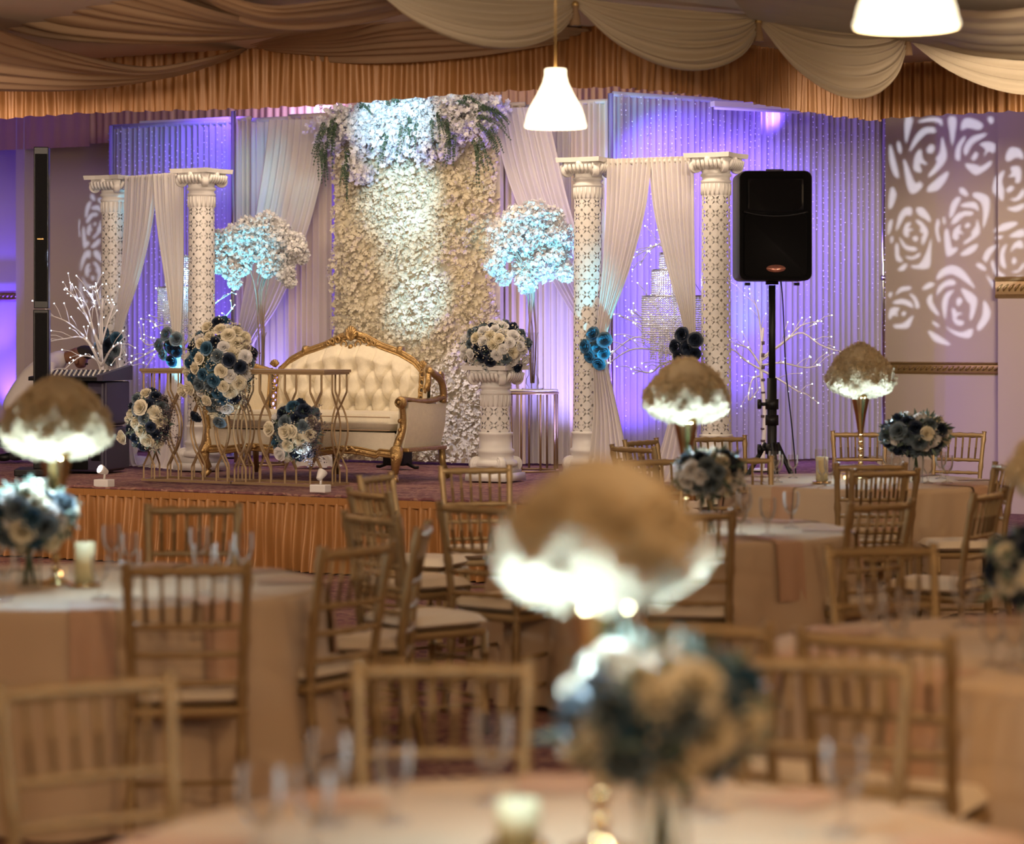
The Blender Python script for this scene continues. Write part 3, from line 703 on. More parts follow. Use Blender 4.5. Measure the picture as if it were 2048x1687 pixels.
def colbase(parent, R, W):
    mb = MB(); mb.box((0, 0, .03), (W, W, .06), 0, .97); mb.box((0, 0, .085), (W*.86, W*.86, .05), 0, .95)
    mb.lathe([(R*1.35, .11), (R*1.42, .125), (R*1.35, .15), (R*1.15, .16), (R*1.12, .20), (R*1.2, .21), (R*1.2, .235), (R*1.06, .245), (R*1.04, .34), (R*1.1, .35), (R*1.1, .365), (R*1.0, .37)], 28)
    for a in range(4):
        q = PI/4+a*PI/2; d = Vector((math.cos(q), math.sin(q), 0)); scroll(mb, d*(W*.43)+Vector((0, 0, .125)), .060, .050, Vector((-d.y, d.x, 0)))
    ob('base', mb, M_white, parent)
def column(p, H, label, W=.335, R=.115, group=None, rz=-TH):
    o = thing('ornate_column', label, 'column', p, rz, group)
    colbase(o, R, W); cyl_uv('shaft', R, R*.93, .37, H-.30, 32, M_lattice, o, round((H-.67)/.098))
    cyl_uv('x', R*.70, R*.66, .37, H-.28, 16, M_white, o, 3, 'inner_core')
    mb = MB()
    mb.lathe([(R*.94, H-.31), (R*.96, H-.30), (R*.94, H-.22)], 28, caps=False)
    for k in range(20): q = 2*PI*k/20; mb.tube([(R*.94*math.cos(q), R*.94*math.sin(q), H-.31), (R*.95*math.cos(q), R*.95*math.sin(q), H-.225)], .008, 5)
    for s in (.34, .62):
        if H > 1.5: mb.lathe([(R*.985, H*s-.003), (R*.992, H*s), (R*.985, H*s+.003)], 28, caps=False)
    ob('neck', mb, M_white, o); capital(o, H-.165, R*.93, W); return o
COLP = [deck(224, 932), deck(403, 939), deck(1176, 958), deck(1432, 966)]
COLP[0] = deck(228, 927)
for i, (p, l) in enumerate(zip(COLP, ('tall white pierced column at far left, behind the black cabinets', 'tall white pierced column behind the large rose bouquet', 'tall white pierced column with blue roses, left one of the right pair', 'tall white pierced column directly left of the black loudspeaker'))):
    column(p, 2.46, l, group=None)
ped = column(deck(991, 960), .875, 'short white pierced pedestal column carrying a round bouquet', .345, .12)

# arch drapes between the columns of a pair
def archdrape(i, j, side):
    a, b = COLP[i], COLP[j]; d = (b-a); d.z = 0; L = d.length; d.normalize(); n = Vector((d.y, -d.x, 0)); n = -n if n.y > 0 else n
    zt = 2.44+DECK
    o = thing('arch_drape', 'white tied back drapes hung between the two %s columns' % side, 'curtain', (a.x, a.y, DECK), 0)
    def P(x, z, out=.0): return d*(x*L)+n*out+Vector((0, 0, z))
    zt = 2.40
    ob('rod', MB().tube([P(.14, zt+.02), P(.86, zt+.02)], .018, 8), M_white, o)
    nt = 12
    for sx in (0, 1):
        f = (lambda x: x) if sx == 0 else (lambda x: 1-x)
        top0, top1 = (.16, .50)
        Lc = [P(f(.16), zt+.05, .02), P(f(.155), 2.0, .03), P(f(.14), 1.6, .05), P(f(.12), 1.2, .09), P(f(.115), 1.02, .12)]
        Rc = [P(f(.52), zt+.05, .02), P(f(.47), 2.05, .03), P(f(.36), 1.62, .05), P(f(.235), 1.25, .09), P(f(.185), 1.02, .12)]
        mb = MB(); drape(mb, Lc, Rc, 9, .020, n, 40, 9, lambda w: 1-.45*w, .1, .4, 50+i+sx); ob('upper_drape', mb, M_curt, o)
        Lc = [P(f(.115), 1.02, .12), P(f(.10), .92, .12), P(f(.10), .5, .12), P(f(.06), .05, .16), P(f(.0), .01, .22)]
        Rc = [P(f(.185), 1.02, .12), P(f(.20), .92, .12), P(f(.30), .5, .12), P(f(.42), .08, .16), P(f(.52), .01, .20)]
        mb = MB(); drape(mb, Lc, Rc, 7, .020, n, 40, 9, lambda w: .6+.8*w, .1, .4, 60+i+sx); ob('lower_drape', mb, M_curt, o)
        q = P(f(.15), 1.02, .12)
        mb = MB(); mb.lathe([(.048, -.02), (.052, 0), (.048, .02)], 12, tuple(q)); ob('tie_band', mb, M_curt, o)
        # rose cluster pinned on the tie
        w_ = Vector((a.x, a.y, DECK))+q+n*.06
        kind = {('left', 0): ('dusky', 'blue', 'navy'), ('left', 1): ('navy', 'dusky', 'navy'), ('right', 0): ('blue', 'blue', 'blue'), ('right', 1): ('navy', 'navy', 'navy')}[(side, sx)]
        lab = {('left', 0): 'cluster of dark blue roses on the left drape of the left arch', ('left', 1): 'cluster of navy roses on the right drape of the left arch', ('right', 0): 'cluster of bright blue roses on the left drape of the right arch', ('right', 1): 'cluster of navy black roses on the right drape of the right arch'}[(side, sx)]
        c = thing('rose_cluster', lab, 'flowers', w_, -TH, 'rose clusters tying back the arch drapes'); c['label'] = lab
        for (x, z, r) in ((-.02, .09, .058), (.085, .05, .058), (-.075, .0, .055), (.03, -.01, .065), (-.045, -.075, .05), (.075, -.05, .05), (.03, -.13, .05)):
            add_rose(c, (x, -.02+random.uniform(-.02, .01), z), (x*4, -1, z*3), r, random.choice(kind))
        ob('foam', MB().ball((0, .03, 0), .07, 8, 6), M_leaf, c)
archdrape(0, 1, 'left'); archdrape(2, 3, 'right')

# crystal chandeliers
def chandelier(p, label, s=1.0, tiers=None, zr=0):
    o = thing('crystal_chandelier', label, 'chandelier', p)
    point('chandelier_fill', tuple(Vector(p)+Vector((0, 0, -.25*s))), 3.5, (.75, .85, 1), .03)  # unseen light added inside to make the crystals sparkle
    ob('cord', MB().tube([(0, 0, 0), (0, 0, zr)], .004, 6), M_chrome, o); ob('hook', MB().ball((0, 0, .02), .02), M_chrome, o)
    tiers = tiers or ((.10, -.03, .16), (.16, -.16, .22), (.235, -.36, .36), (.17, -.50, .34), (.10, -.58, .36))
    for i, (r, z, h) in enumerate(tiers):
        r *= s; 
        if i < 3:
            mb = MB(); n = 36
            ring = [(r*math.cos(2*PI*k/n), r*math.sin(2*PI*k/n), z*s) for k in range(n+1)]; mb.tube(ring, .007, 6, False); ob('ring', mb, M_chrome, o)
            mb = MB()
            for k in range(3): q = 2*PI*k/3; mb.tube([(0, 0, .0), (r*math.cos(q), r*math.sin(q), z*s)], .0025, 4)
            ob('hanger', mb, M_chrome, o)
        nst = max(14, int(2*PI*r/.019)); pts = []
        for k in range(nst):
            q = 2*PI*k/nst+.1*i; zz = z*s-.015; e = zz-h*s*(.88+.12*math.sin(k*2.3))
            while zz > e: pts.append((r*math.cos(q), r*math.sin(q), zz)); zz -= .017
        tag(put('crystal_strands', dots('crystal_strands', pts, .0078, M_bead), o), kind='stuff')
    return o
def arch_point(x, i, j, z):
    a, b = COLP[i], COLP[j]; t = (x-1024)/F
    k = (t*a.y-a.x)/((b.x-a.x)-t*(b.y-a.y)); p = a.lerp(b, k)+V*.30; return Vector((p.x, p.y, z))
p = arch_point(318, 0, 1, 2.33); chandelier(p, 'crystal chandelier hanging between the two left columns', .80, None, .60)
p = arch_point(1312, 2, 3, 2.30); chandelier(p, 'crystal chandelier hanging between the two right columns', 1.0, None, .62)

# ================================================================== GILDED SOFA
sofa = thing('gilded_sofa', 'cream tufted settee with carved gilded frame before the flower wall', 'sofa', (-1.45, 19.55, DECK), -TH); sofa.scale = (.965, .965, .98)
BH = [(-.98, .80), (-.93, .86), (-.84, .875), (-.76, .83), (-.70, .84), (-.60, .93), (-.45, 1.0), (-.28, 1.05), (-.12, 1.12), (0, 1.145), (.12, 1.12), (.28, 1.05), (.45, 1.0), (.60, .93), (.70, .84), (.76, .83), (.84, .875), (.93, .86), (.98, .80)]
bxs = [a for a, b in BH]; bzs = [b for a, b in BH]
def bh(x): return float(np.interp(x, bxs, bzs))
def by(x, z):                         # plan curve of the back, raked
    ax = abs(x); y = .30-.42*max(0, (ax-.66)/.32)**1.6*.9; return y+.14*(z-.45)*(1 if ax < .8 else .5)
# tufted back (front face) and its rear cover
btn = []
for r_, z in enumerate((.445, .585, .725, .865)):
    for k in range(-4, 5):
        x = k*.164+(.082 if r_ % 2 else 0)
        if abs(x) < .62: btn.append((x, z))
btn = np.array(btn)
def backface(sgn, name, m, tuft):
    G = []; NX, NZ = 150, 70
    for i in range(NZ+1):
        row = []
        for j in range(NX+1):
            x = -.70+1.40*j/NX; t = i/NZ; ztop = bh(x)-.035-.055*math.exp(-(x/.09)**2); z = .38+(ztop-.38)*t
            d = 0
            if tuft:
                dd = np.sqrt(((btn-[x, z])**2).sum(1)); dm = dd.min(); edge = min(1, (t)*6, (1-t)*6, (.70-abs(x))*12)
                sx = (x/.082+ (z-.445)/.14); sy = (x/.082-(z-.445)/.14); g = min(abs((sx+1) % 2-1), abs((sy+1) % 2-1)) if z < .865 else abs(((x-.082)/.082+1) % 2-1)*1.6
                d = .060*edge*(1-math.exp(-(dm/.040)**1.3))+.030*(1-math.exp(-(g/.13)**2))*edge
            y = by(x, z)+(.0 if sgn < 0 else .06)-(d if sgn < 0 else 0)
            row.append((x, y, z))
        G.append(row)
    mb = MB(); mb.grid(G); return ob(name, mb, m, sofa)
backface(-1, 'backrest', M_sofa, True); backface(1, 'back_cover', M_sofa, False)
bt = MB().ball((0, 0, 0), .011, 6, 4).mesh('button', M_sofa)
for x, z in btn:
    if z < bh(x)-.08: put('button', bt, sofa, (x, by(x, z)-.006, z))
# gilded top rail following the back
def railpts(x0, x1, n, dz=0, dy=0): return [(x0+(x1-x0)*i/(n-1), by(x0+(x1-x0)*i/(n-1), bh(x0+(x1-x0)*i/(n-1)))+.02+dy, bh(x0+(x1-x0)*i/(n-1))+dz) for i in range(n)]
mb = MB(); mb.tube(railpts(-.70, .70, 60, -.01), [.026+.010*math.exp(-((i-29.5)/6)**2) for i in range(60)], 10)
mb.tube(railpts(-.70, .70, 60, -.035, -.02), .012, 8); mb.tube(railpts(-.70, .70, 60, .012, -.012), .010, 8)
ob('top_rail', mb, M_gilt, sofa)
# carved crest: shell with scrolls
mb = MB(); cz_ = 1.10; cy_ = by(0, 1.1)-.02
for k in range(-5, 6):
    a = PI/2+k*.26; L = .10-.004*k*k*.6; mb.tube([(0, cy_, cz_-.02), (math.cos(a)*L*.6, cy_-.012, cz_+math.sin(a)*L*.6), (math.cos(a)*L, cy_, cz_+math.sin(a)*L)], [.006, .015, .012], 7)
for s in (-1, 1):
    for (x, z, r) in ((.07, 1.05, .028), (.13, 1.09, .022), (.18, 1.075, .018), (.10, 1.005, .022), (.05, .985, .02), (.22, 1.06, .014)):
        ring = [(s*x+r*math.cos(2*PI*k/12), cy_-.004, z+r*math.sin(2*PI*k/12)) for k in range(13)]; mb.tube(ring, .010, 6, False)
    mb.tube([(s*.02, cy_, .975), (s*.08, cy_, .99), (s*.14, cy_, 1.03), (s*.20, cy_+.01, 1.055), (s*.30, cy_+.02, 1.045)], [.014, .018, .016, .013, .008], 7)
mb.ball((0, cy_, .985), .022); mb.ball((0, cy_-.005, 1.03), .024)
ob('crest_carving', mb, M_gilt, sofa)
for s in (-1, 1):
    mb = MB()                          # band on the shoulder
    x = s*.46; mb.tube([(x-.02, by(x, 1)+.02, bh(x)+.012), (x+.02, by(x, 1)+.02, bh(x)+.008)], .036, 10); ob('rail_band', mb, M_gilt, sofa)
# pierced gilded side pieces and rounded wings
for s, nm in ((-1, 'left'), (1, 'right')):
    mb = MB(); x0 = .715
    for z in np.arange(.44, .84, .062):
        ring = [(s*(x0+.004*math.sin(z*30))+.022*math.cos(2*PI*k/10), by(x0, z)-.01, z+.024*math.sin(2*PI*k/10)) for k in range(11)]; mb.tube(ring, .010, 6, False)
    mb.tube([(s*.685, by(.69, z)-.005, z) for z in np.linspace(.40, .86, 12)], .013, 8); mb.tube([(s*.752, by(.75, z)-.005, z) for z in np.linspace(.40, .85, 12)], .014, 8)
    for k in range(-2, 3):
        a = PI/2+k*.5; mb.tube([(s*.72, by(.72, .87)-.01, .87), (s*.72+.045*math.cos(a), by(.72, .87)-.02, .87+.055*math.sin(a))], [.012, .014], 6)
    ob('side_carving', mb, M_gilt, sofa)
    G = []; G2 = []
    for i in range(13):
        row = []; r2 = []
        for j in range(11):
            x = .75+.22*j/10; zt = bh(x)-.02; z = .38+(zt-.38)*i/12; q = math.sin(PI*j/10)*math.sin(PI*i/12); row.append((s*x, by(x, z)-.05*q**.5, z)); r2.append((s*x, by(x, z)+.05, z))
        G.append(row); G2.append(r2)
    mb = MB(); mb.grid(G); mb.grid(G2); ob('wing_upholstery', mb, M_sofa, sofa)
    pts = [(s*x, by(x, bh(x))+.01, bh(x)) for x in np.linspace(.74, .975, 12)]+[(s*.985, by(.98, .75)+.01, .76), (s*.985, by(.98, .7)-.02, .70)]
    mb = MB(); mb.tube(pts, .026, 10); mb.tube([(a, b-.022, c-.02) for a, b, c in pts], .011, 8); ob('wing_frame', mb, M_gilt, sofa)
    # arm: padded side panel, gilded arm rest with scroll, gilded front post
    G = []; G2 = []
    for i in range(9):
        row = []; r2 = []
        for j in range(11):
            t = j/10; y = -.34+.58*t; zt = .60+.015*math.cos(t*PI*1.2)+.02*max(0, t-.55)*2; z = .26+(zt-.26)*i/8
            xx = .93+.05*(i/8)+.015*math.sin(PI*i/8); row.append((s*xx, y, z)); r2.append((s*(xx-.09), y, z))
        G.append(row); G2.append(r2)
    mb = MB(); mb.grid(G); mb.grid(G2); mb.grid([[a, b] for a, b in zip([r[0] for r in G], [r[0] for r in G2])]); ob('arm_panel', mb, M_sofa, sofa)
    mb = MB(); ap = [(s*.945, -.40, .62), (s*.945, -.36, .635), (s*.95, -.25, .625), (s*.955, -.1, .615), (s*.962, .05, .620), (s*.97, .14, .635), (s*.975, .20, .64)]
    mb.tube(crv(ap, 24), [.048 if i < 3 else .036 for i in range(24)], 10, True, .62); mb.ball((s*.945, -.395, .612), .05, 12, 8, (1, .8, 1))
    ring = [(s*.945+.03*math.cos(2*PI*k/12), -.435, .612+.03*math.sin(2*PI*k/12)) for k in range(13)]; mb.tube(ring, .008, 6, False); mb.ball((s*.945, -.44, .612), .014)
    ob('arm_rest', mb, M_gilt, sofa)
    mb = MB(); mb.tube(crv([(s*.975, .20, .60), (s*.985, .19, .68), (s*.985, .14, .78), (s*.975, by(.97, .86)+.0, .855)], 12), [.030]*12, 8); mb.ball((s*.985, .15, .80), .04, 10, 6, (.7, 1, 1.2)); ob('back_post', mb, M_gilt, sofa)
    mb = MB(); mb.tube(crv([(s*.945, -.385, .60), (s*.94, -.36, .50), (s*.93, -.35, .40), (s*.90, -.37, .30), (s*.895, -.395, .235)], 16), [.022+.012*(i/15) for i in range(16)], 10)
    for z in (.47, .40, .33): mb.ball((s*.925, -.385, z), .018, 8, 5)
    ob('arm_post', mb, M_gilt, sofa)
    mb = MB(); mb.box((s*.955, -.05, .245), (.06, .60, .03)); ob('side_rail', mb, M_gilt, sofa, False, .006)
    # legs
    fl = [(s*.895, -.385, .25), (s*.915, -.415, .20), (s*.905, -.415, .13), (s*.885, -.385, .06), (s*.90, -.40, .02), (s*.915, -.425, .008)]
    fr = [.052, .050, .036, .024, .024, .020]
    mb = MB(); mb.tube(crv(fl, 20), list(np.interp(np.linspace(0, 1, 20), np.linspace(0, 1, 6), fr)), 12); mb.ball((s*.912, -.43, .022), .022)
    mb.ball((s*.905, -.455, .20), .022, 8, 6); mb.tube([(s*.90, -.455, .19), (s*.90, -.44, .13)], [.014, .006], 6)
    mb.v = [(x, y, max(z, .0)) for x, y, z in mb.v]; lg = ob('leg', mb, M_gilt, sofa)
    mb = MB(); mb.tube([(s*.90, .30, .24), (s*.905, .31, .12), (s*.93, .36, .0)], [.036, .030, .026], 4); ob('leg', mb, M_trim, sofa)
ob('leg', MB().tube([(-.1, .28, .24), (-.1, .30, .0)], [.036, .026], 4), M_trim, sofa)
# seat
def cushion(x0, x1, y0, y1, z0, z1, nx=30, ny=14):
    G = []; 
    for side in (1, -1):
        g = []
        for i in range(ny+1):
            row = []
            for j in range(nx+1):
                u = j/nx*2-1; v_ = i/ny*2-1; e = max(0, (1-abs(u)**8)*(1-abs(v_)**8))**.22; zc = (z0+z1)/2
                row.append(((x0+x1)/2+(x1-x0)/2*u, (y0+y1)/2+(y1-y0)/2*v_, zc+side*(z1-z0)/2*e+(.012*e if side > 0 else 0)))
            g.append(row)
        G.append(g)
    mb = MB(); mb.grid(G[0]); mb.grid([r[::-1] for r in G[1]]); return mb
cs = ob('seat_cushion', cushion(-.86, .86, -.40, .30, .375, .515, 40, 18), M_sofa, sofa)
for z in (.395, .497):
    pts = [(x, -.395-.004*math.cos(x*1.6), z) for x in np.linspace(-.84, .84, 30)]; ob('piping', MB().tube(pts, .0042, 6), M_sofad, cs)
mb = MB(); G = [[(x, -.385, z) for x in np.linspace(-.88, .88, 20)] for z in (.22, .30, .378)]; mb.grid(G); mb.box((0, -.04, .30), (1.80, .66, .13)); ob('seat_base', mb, M_sofa, sofa, False)
def ap_z(x): return .215+.022*math.cos(x*2*PI/.88+PI)+(.02 if abs(x) > .75 else 0)
mb = MB(); mb.tube([(x, -.40, ap_z(x)) for x in np.linspace(-.88, .88, 70)], .022, 8, True, 1.0); mb.tube([(x, -.412, ap_z(x)-.018) for x in np.linspace(-.88, .88, 70)], .010, 8); mb.tube([(x, -.402, ap_z(x)+.028) for x in np.linspace(-.88, .88, 70)], .008, 8)
ob('apron_rail', mb, M_gilt, sofa)
for xc in (-.44, 0, .44):
    mb = MB()
    for k in range(-3, 4): a = PI/2+k*.42; mb.tube([(xc, -.425, ap_z(xc)), (xc+.04*math.cos(a), -.43, ap_z(xc)+.038*math.sin(a)-.005)], [.006, .012], 6)
    for s in (-1, 1):
        mb.tube([(xc+s*.03, -.42, ap_z(xc)), (xc+s*.07, -.425, ap_z(xc)+.02), (xc+s*.11, -.42, ap_z(xc+s*.11)), (xc+s*.14, -.42, ap_z(xc+s*.14)+.015)], [.012, .012, .009, .005], 6)
    ob('apron_carving', mb, M_gilt, sofa)

# ================================================================== GEOMETRIC CONSOLES
def barpts(x, y, s, w_=.050, H=.83):
    P = [(x+s*w_, y, 0), (x+s*w_, y, .10), (x+s*w_*.95, y, .112), (x, y, .20)]
    P += [(x-s*.060*math.sin(PI*t)**.8, y, .20+.38*t) for t in (.08, .18, .3, .42, .5, .58, .7, .82, .92)]
    P += [(x, y, .58), (x+s*w_*.95, y, .67), (x+s*w_, y, .683), (x+s*w_, y, H)]
    return P
barL = MB().tube(barpts(0, 0, -1), .0085, 4, True).mesh('bar', M_consg, False); barR = MB().tube(barpts(0, 0, 1), .0085, 4, True).mesh('bar', M_consg, False)
def console(p, label, L=.80, D=.34):
    o = thing('console_table', label, 'table', p, -TH, 'champagne gold console tables')
    ob('table_top', MB().box((0, 0, .842), (L+.03, D+.03, .022)), M_consg, o, False, .002)
    for z, nm in ((.010, 'base_frame'), (.826, 'top_frame')):
        mb = MB()
        for y in (-D/2, D/2): mb.box((0, y, z), (L, .018, .018))
        for x in (-L/2, L/2): mb.box((x, 0, z), (.018, D, .018))
        ob(nm, mb, M_consg, o, False)
    for y in (-D/2, D/2):
        for k in range(4):
            x = -L/2+.065+k*(L-.13)/3
            for me, s in ((barL, -1), (barR, 1)): put('bar', me, o, (x, y, .012))
    for x in (-L/2, L/2):
        for me in (barL, barR): put('bar', me, o, (x, 0, .012), (0, 0, PI/2))
    return o
cl = deck(281, 961); cc1 = cl+U*.415+V*.17; cc2 = cc1+U*.835
console(cc1, 'champagne gold geometric console under the large rose bouquet'); console(cc2, 'champagne gold geometric console in front of the settee seat')

# ================================================================== BOUQUETS
def bouquet(p, label, sx, sy, sz, nr, kinds, rr, gyp=900, rz=-TH, extra=(), twig=0, twigd=(1, 0, -.2), name='rose_bouquet', core=M_sage, droop=0):
    o = thing(name, label, 'flowers', p, rz); rd2 = random.Random(len(label)*3+nr)
    ob('foam_core', MB().ball((0, 0, 0), 1, 12, 8, (sx*.72, sy*.72, sz*.74)), core, o)
    ga = PI*(3-5**.5); k = 0; pts = []
    for i in range(nr*2):
        z = 1-2*(i+.5)/(nr*2); q = ga*i; r = math.sqrt(1-z*z); d = Vector((r*math.cos(q), r*math.sin(q), z))
        if d.y > .35: continue
        pts.append(d)
    for d in pts:
        j = rd2.uniform(.86, 1.06); e = Vector((d.x*sx, d.y*sy, d.z*sz))*j; 
        if droop: e.x *= 1-.35*max(0, -d.z)
        add_rose(o, e, (d.x/sx*.3, d.y/sy*.3-.25, d.z/sz*.3), rr*rd2.uniform(.8, 1.15), rd2.choice(kinds))
    for (x, y, z, r, kd) in extra: add_rose(o, (x, y, z), (x*2, -1, z*2), r, kd)
    if gyp:
        v = rng.normal(0, 1, (gyp, 3)); v /= np.linalg.norm(v, axis=1)[:, None]; v *= [sx, sy, sz]; v *= rng.uniform(.85, 1.12, gyp)[:, None]; v = v[v[:, 1] < sy*.4]
        tag(put('babys_breath', dots('babys_breath', v, .0066, M_petw), o), kind='stuff')
        n = 160; v = rng.normal(0, 1, (n, 3)); v /= np.linalg.norm(v, axis=1)[:, None]; b = v*[sx, sy, sz]*.8
        tag(put('foliage', leaves('foliage', b, b+v*.06+rng.normal(0, .02, (n, 3)), .011, M_sage), o), kind='stuff')
    if twig:
        b = []; mb = MB(); dd = Vector(twigd).normalized()
        for k in range(twig):
            s0 = Vector((rd2.uniform(-.3, .7)*sx*(1 if dd.x > 0 else -1), -.03, rd2.uniform(-.8, .8)*sz)); e = s0+dd*rd2.uniform(.08, .22)+Vector((rd2.uniform(-.07, .07), rd2.uniform(-.06, .03), rd2.uniform(-.10, .10)))
            mb.tube([s0, (s0+e)/2+Vector((0, 0, .01)), e], .0015, 3, False)
            for q in range(9): t = rd2.uniform(.3, 1.05); b.append(tuple(s0.lerp(e, t)+Vector((rd2.gauss(0, .014), rd2.gauss(0, .012), rd2.gauss(0, .014)))))
        tag(ob('dark_sprig_stems', mb, M_twig, o), kind='stuff'); tag(put('dark_sprig_buds', dots('dark_sprig_buds', b, .0062, M_twig), o), kind='stuff')
    return o
pb = py(441, 735, F/268.0)
bouquet(pb, 'large cascading bouquet of ivory and blue roses on the left console', .27, .19, .34, 62, ['ivory', 'ivory', 'navy', 'dusky', 'dusky', 'white', 'blue'], .052, 1800, droop=1, twig=26, twigd=(1, 0, -.1),
        extra=((-.12, -.14, -.36, .05, 'navy'), (.10, -.15, -.40, .05, 'dusky'), (-.24, -.14, -.17, .055, 'ivory'), (-.16, -.17, -.15, .055, 'ivory'), (.18, -.15, .06, .055, 'navy')))
bouquet(py(298, 840, F/266.0), 'smaller rose bouquet with dark sprigs low on the left console front', .17, .12, .22, 26, ['ivory', 'navy', 'dusky', 'dusky', 'ivory', 'navy'], .050, 500, twig=60,
        extra=((-.21, -.05, -.13, .055, 'ivory'), (.02, -.13, .10, .06, 'ivory')))
bouquet(py(592, 862, F/277.0), 'smaller rose bouquet with dark sprigs low on the right console front', .17, .12, .19, 24, ['ivory', 'navy', 'dusky', 'blue', 'white', 'navy'], .052, 500, twig=70, twigd=(1, 0, -.15),
        extra=((0, -.13, .0, .06, 'ivory'), (-.15, -.12, .02, .055, 'ivory'), (-.06, -.12, -.16, .05, 'white')))
bouquet(Vector((ped.location.x, ped.location.y, DECK+.875+.13)), 'round bouquet of white and navy roses on the short pedestal column', .25, .22, .19, 52, ['white', 'ivory', 'navy', 'dusky', 'white', 'white'], .046, 1500)

# ================================================================== SIDE TABLES, FLOWER TREES
def sidetable(p, label, R=.225, H=.665):
    o = thing('round_side_table', label, 'table', p, 0, 'round metal side tables')
    mb = MB(); mb.lathe([(0, H-.012), (R, H-.012), (R+.004, H-.006), (R, H), (0, H)], 32); ob('table_top', mb, M_white, o)
    for z, nm in ((H-.028, 'upper_ring'), (.012, 'lower_ring')): ob(nm, MB().tube([(R*math.cos(2*PI*k/32), R*math.sin(2*PI*k/32), z) for k in range(33)], .011, 6, False), M_consg, o)
    me = MB().tube([(0, 0, .012), (0, 0, H-.03)], .009, 6).mesh('rod', M_consg)
    for k in range(9): q = 2*PI*k/9+.2; put('rod', me, o, (R*math.cos(q), R*math.sin(q), 0))
    return o
def blossomtree(pt, pc, lobes, label, seed):
    # pt: point on the table; pc: crown centre
    o = thing('blossom_tree', label, 'flowers', pt); rd2 = random.Random(seed); zc = pc.z-pt.z
    mb = MB(); mb.lathe([(.002, .012), (.085, .010), (.09, .0), (.0, .0)][::-1], 20); mb.lathe([(.03, .012), (.055, .05), (.05, .09), (.032, .12), (.030, .30), (.036, .42), (.05, .46)], 20, caps=False); ob('glass_vase', mb, M_vase, o)
    mb = MB(); cz0 = zc-.30
    for k in range(7):
        q = rd2.random()*6; mb.tube(crv([(.012*math.cos(q), .012*math.sin(q), .05), (.03*math.cos(q), .03*math.sin(q), .45), (.05*math.cos(q+1), .05*math.sin(q+1), cz0), (.20*math.cos(q), .12*math.sin(q), zc)], 12), .006, 5)
    ob('stems', mb, mat('willow_stem', (.30, .22, .18), .7), o)
    C = []; Nn = []
    for (x, z, r) in lobes:
        n = int(950*r*r/.01*.30)+150
        v = rng.normal(0, 1, (n, 3)); v /= np.linalg.norm(v, axis=1)[:, None]; v *= (r*rng.uniform(.55, 1.05, n))[:, None]
        C.append(v+[x, rd2.uniform(-.06, .06), zc+z]); Nn.append(v)
    C = np.concatenate(C); Nn = np.concatenate(Nn); tag(put('blossoms', blossoms('blossoms', C, Nn, .0195, M_petwh, 5, .5, .4), o), kind='stuff'); return o
pR = deck(1060, 943); sidetable(pR, 'round metal side table right of the pedestal column'); pt = pR+Vector((.02, 0, .665))
k = 1/247.
lob = [((x-1062)*k, (492-y)*k, r*k) for x, y, r in ((1000, 470, 32), (1030, 440, 30), (1065, 430, 30), (1100, 440, 28), (1120, 475, 30), (1080, 470, 36), (1040, 480, 34), (1000, 500, 28), (985, 530, 20), (1005, 555, 16), (1050, 540, 30), (1050, 565, 22), (1085, 530, 34), (1115, 515, 28), (1128, 545, 18), (1020, 450, 26))]
blossomtree(pt, Vector((pt.x, pt.y, EYE+(HOR-492)*k)), lob, 'white blossom tree glowing cyan, on the right side table', 3)
pL = deck(522, 930); sidetable(pL, 'round metal side table half hidden behind the settee'); pt = pL+Vector((0, 0, .665)); k = 1/236.
lob = [((x-522)*k, (505-y)*k, r*k) for x, y, r in ((435, 480, 24), (450, 510, 28), (440, 530, 18), (470, 475, 28), (500, 460, 30), (535, 450, 28), (560, 470, 28), (590, 490, 24), (600, 510, 18), (560, 510, 30), (525, 490, 34), (490, 500, 30), (465, 545, 18), (470, 565, 13), (535, 535, 20), (570, 545, 20), (578, 562, 14), (480, 530, 22))]
blossomtree(pt, Vector((pt.x, pt.y, EYE+(HOR-505)*k)), lob, 'white blossom tree behind the settee, its left side glowing cyan', 4)

# ================================================================== LIT BRANCH TREES
def littree(p, label, H, branches, seed, bark=False):
    o = thing('lit_branch_tree', label, 'tree', p, 0, 'white branch trees with small lights'); rd2 = random.Random(seed)
    mb = MB(); mb.tube(crv([(0, 0, 0), (.02, 0, H*.4), (-.01, .01, H*.75), (.01, 0, H)], 14), [.022-.012*i/13 for i in range(14)], 8); tr = ob('trunk', mb, M_branch, o)
    if bark:
        m2 = MB()
        for k in range(9): z = H*(.2+.085*k); m2.tube([(.008, -.004, z), (.008, -.004, z+rd2.uniform(.012, .035))], .0225-.010*z/H, 8)
        ob('bark_bands', m2, M_twig, tr)
    ob('foot', MB().lathe([(0, 0), (.12, 0), (.12, .012), (.03, .02)], 20), M_white, o)
    L = []
    for bi, (z0, pts) in enumerate(branches):
        P = crv([(0, 0, z0)]+[tuple(q) for q in pts], 16); mb = MB(); mb.tube(P, [.0105-.0065*i/15 for i in range(16)], 5)
        for i in (4, 6, 8, 10, 12, 14):
            d = (P[i+1]-P[i-1]).normalized(); e = P[i]+d*rd2.uniform(.06, .16)+Vector((rd2.uniform(-.07, .07), rd2.uniform(-.05, .05), rd2.uniform(-.03, .12)))
            mb.tube([P[i], (P[i]+e)/2+Vector((0, 0, .015)), e], .0032, 4); L.append(tuple(e))
            if rd2.random() < .3: L.append(tuple(P[i]+Vector((0, -.01, .01))))
        L.append(tuple(P[-1])); ob('branch', mb, M_branch, o)
    me = MB().ball((0, 0, 0), .0052, 6, 4).mesh('bulb', M_led)
    for q in L: put('bulb', me, o, q)
    return o
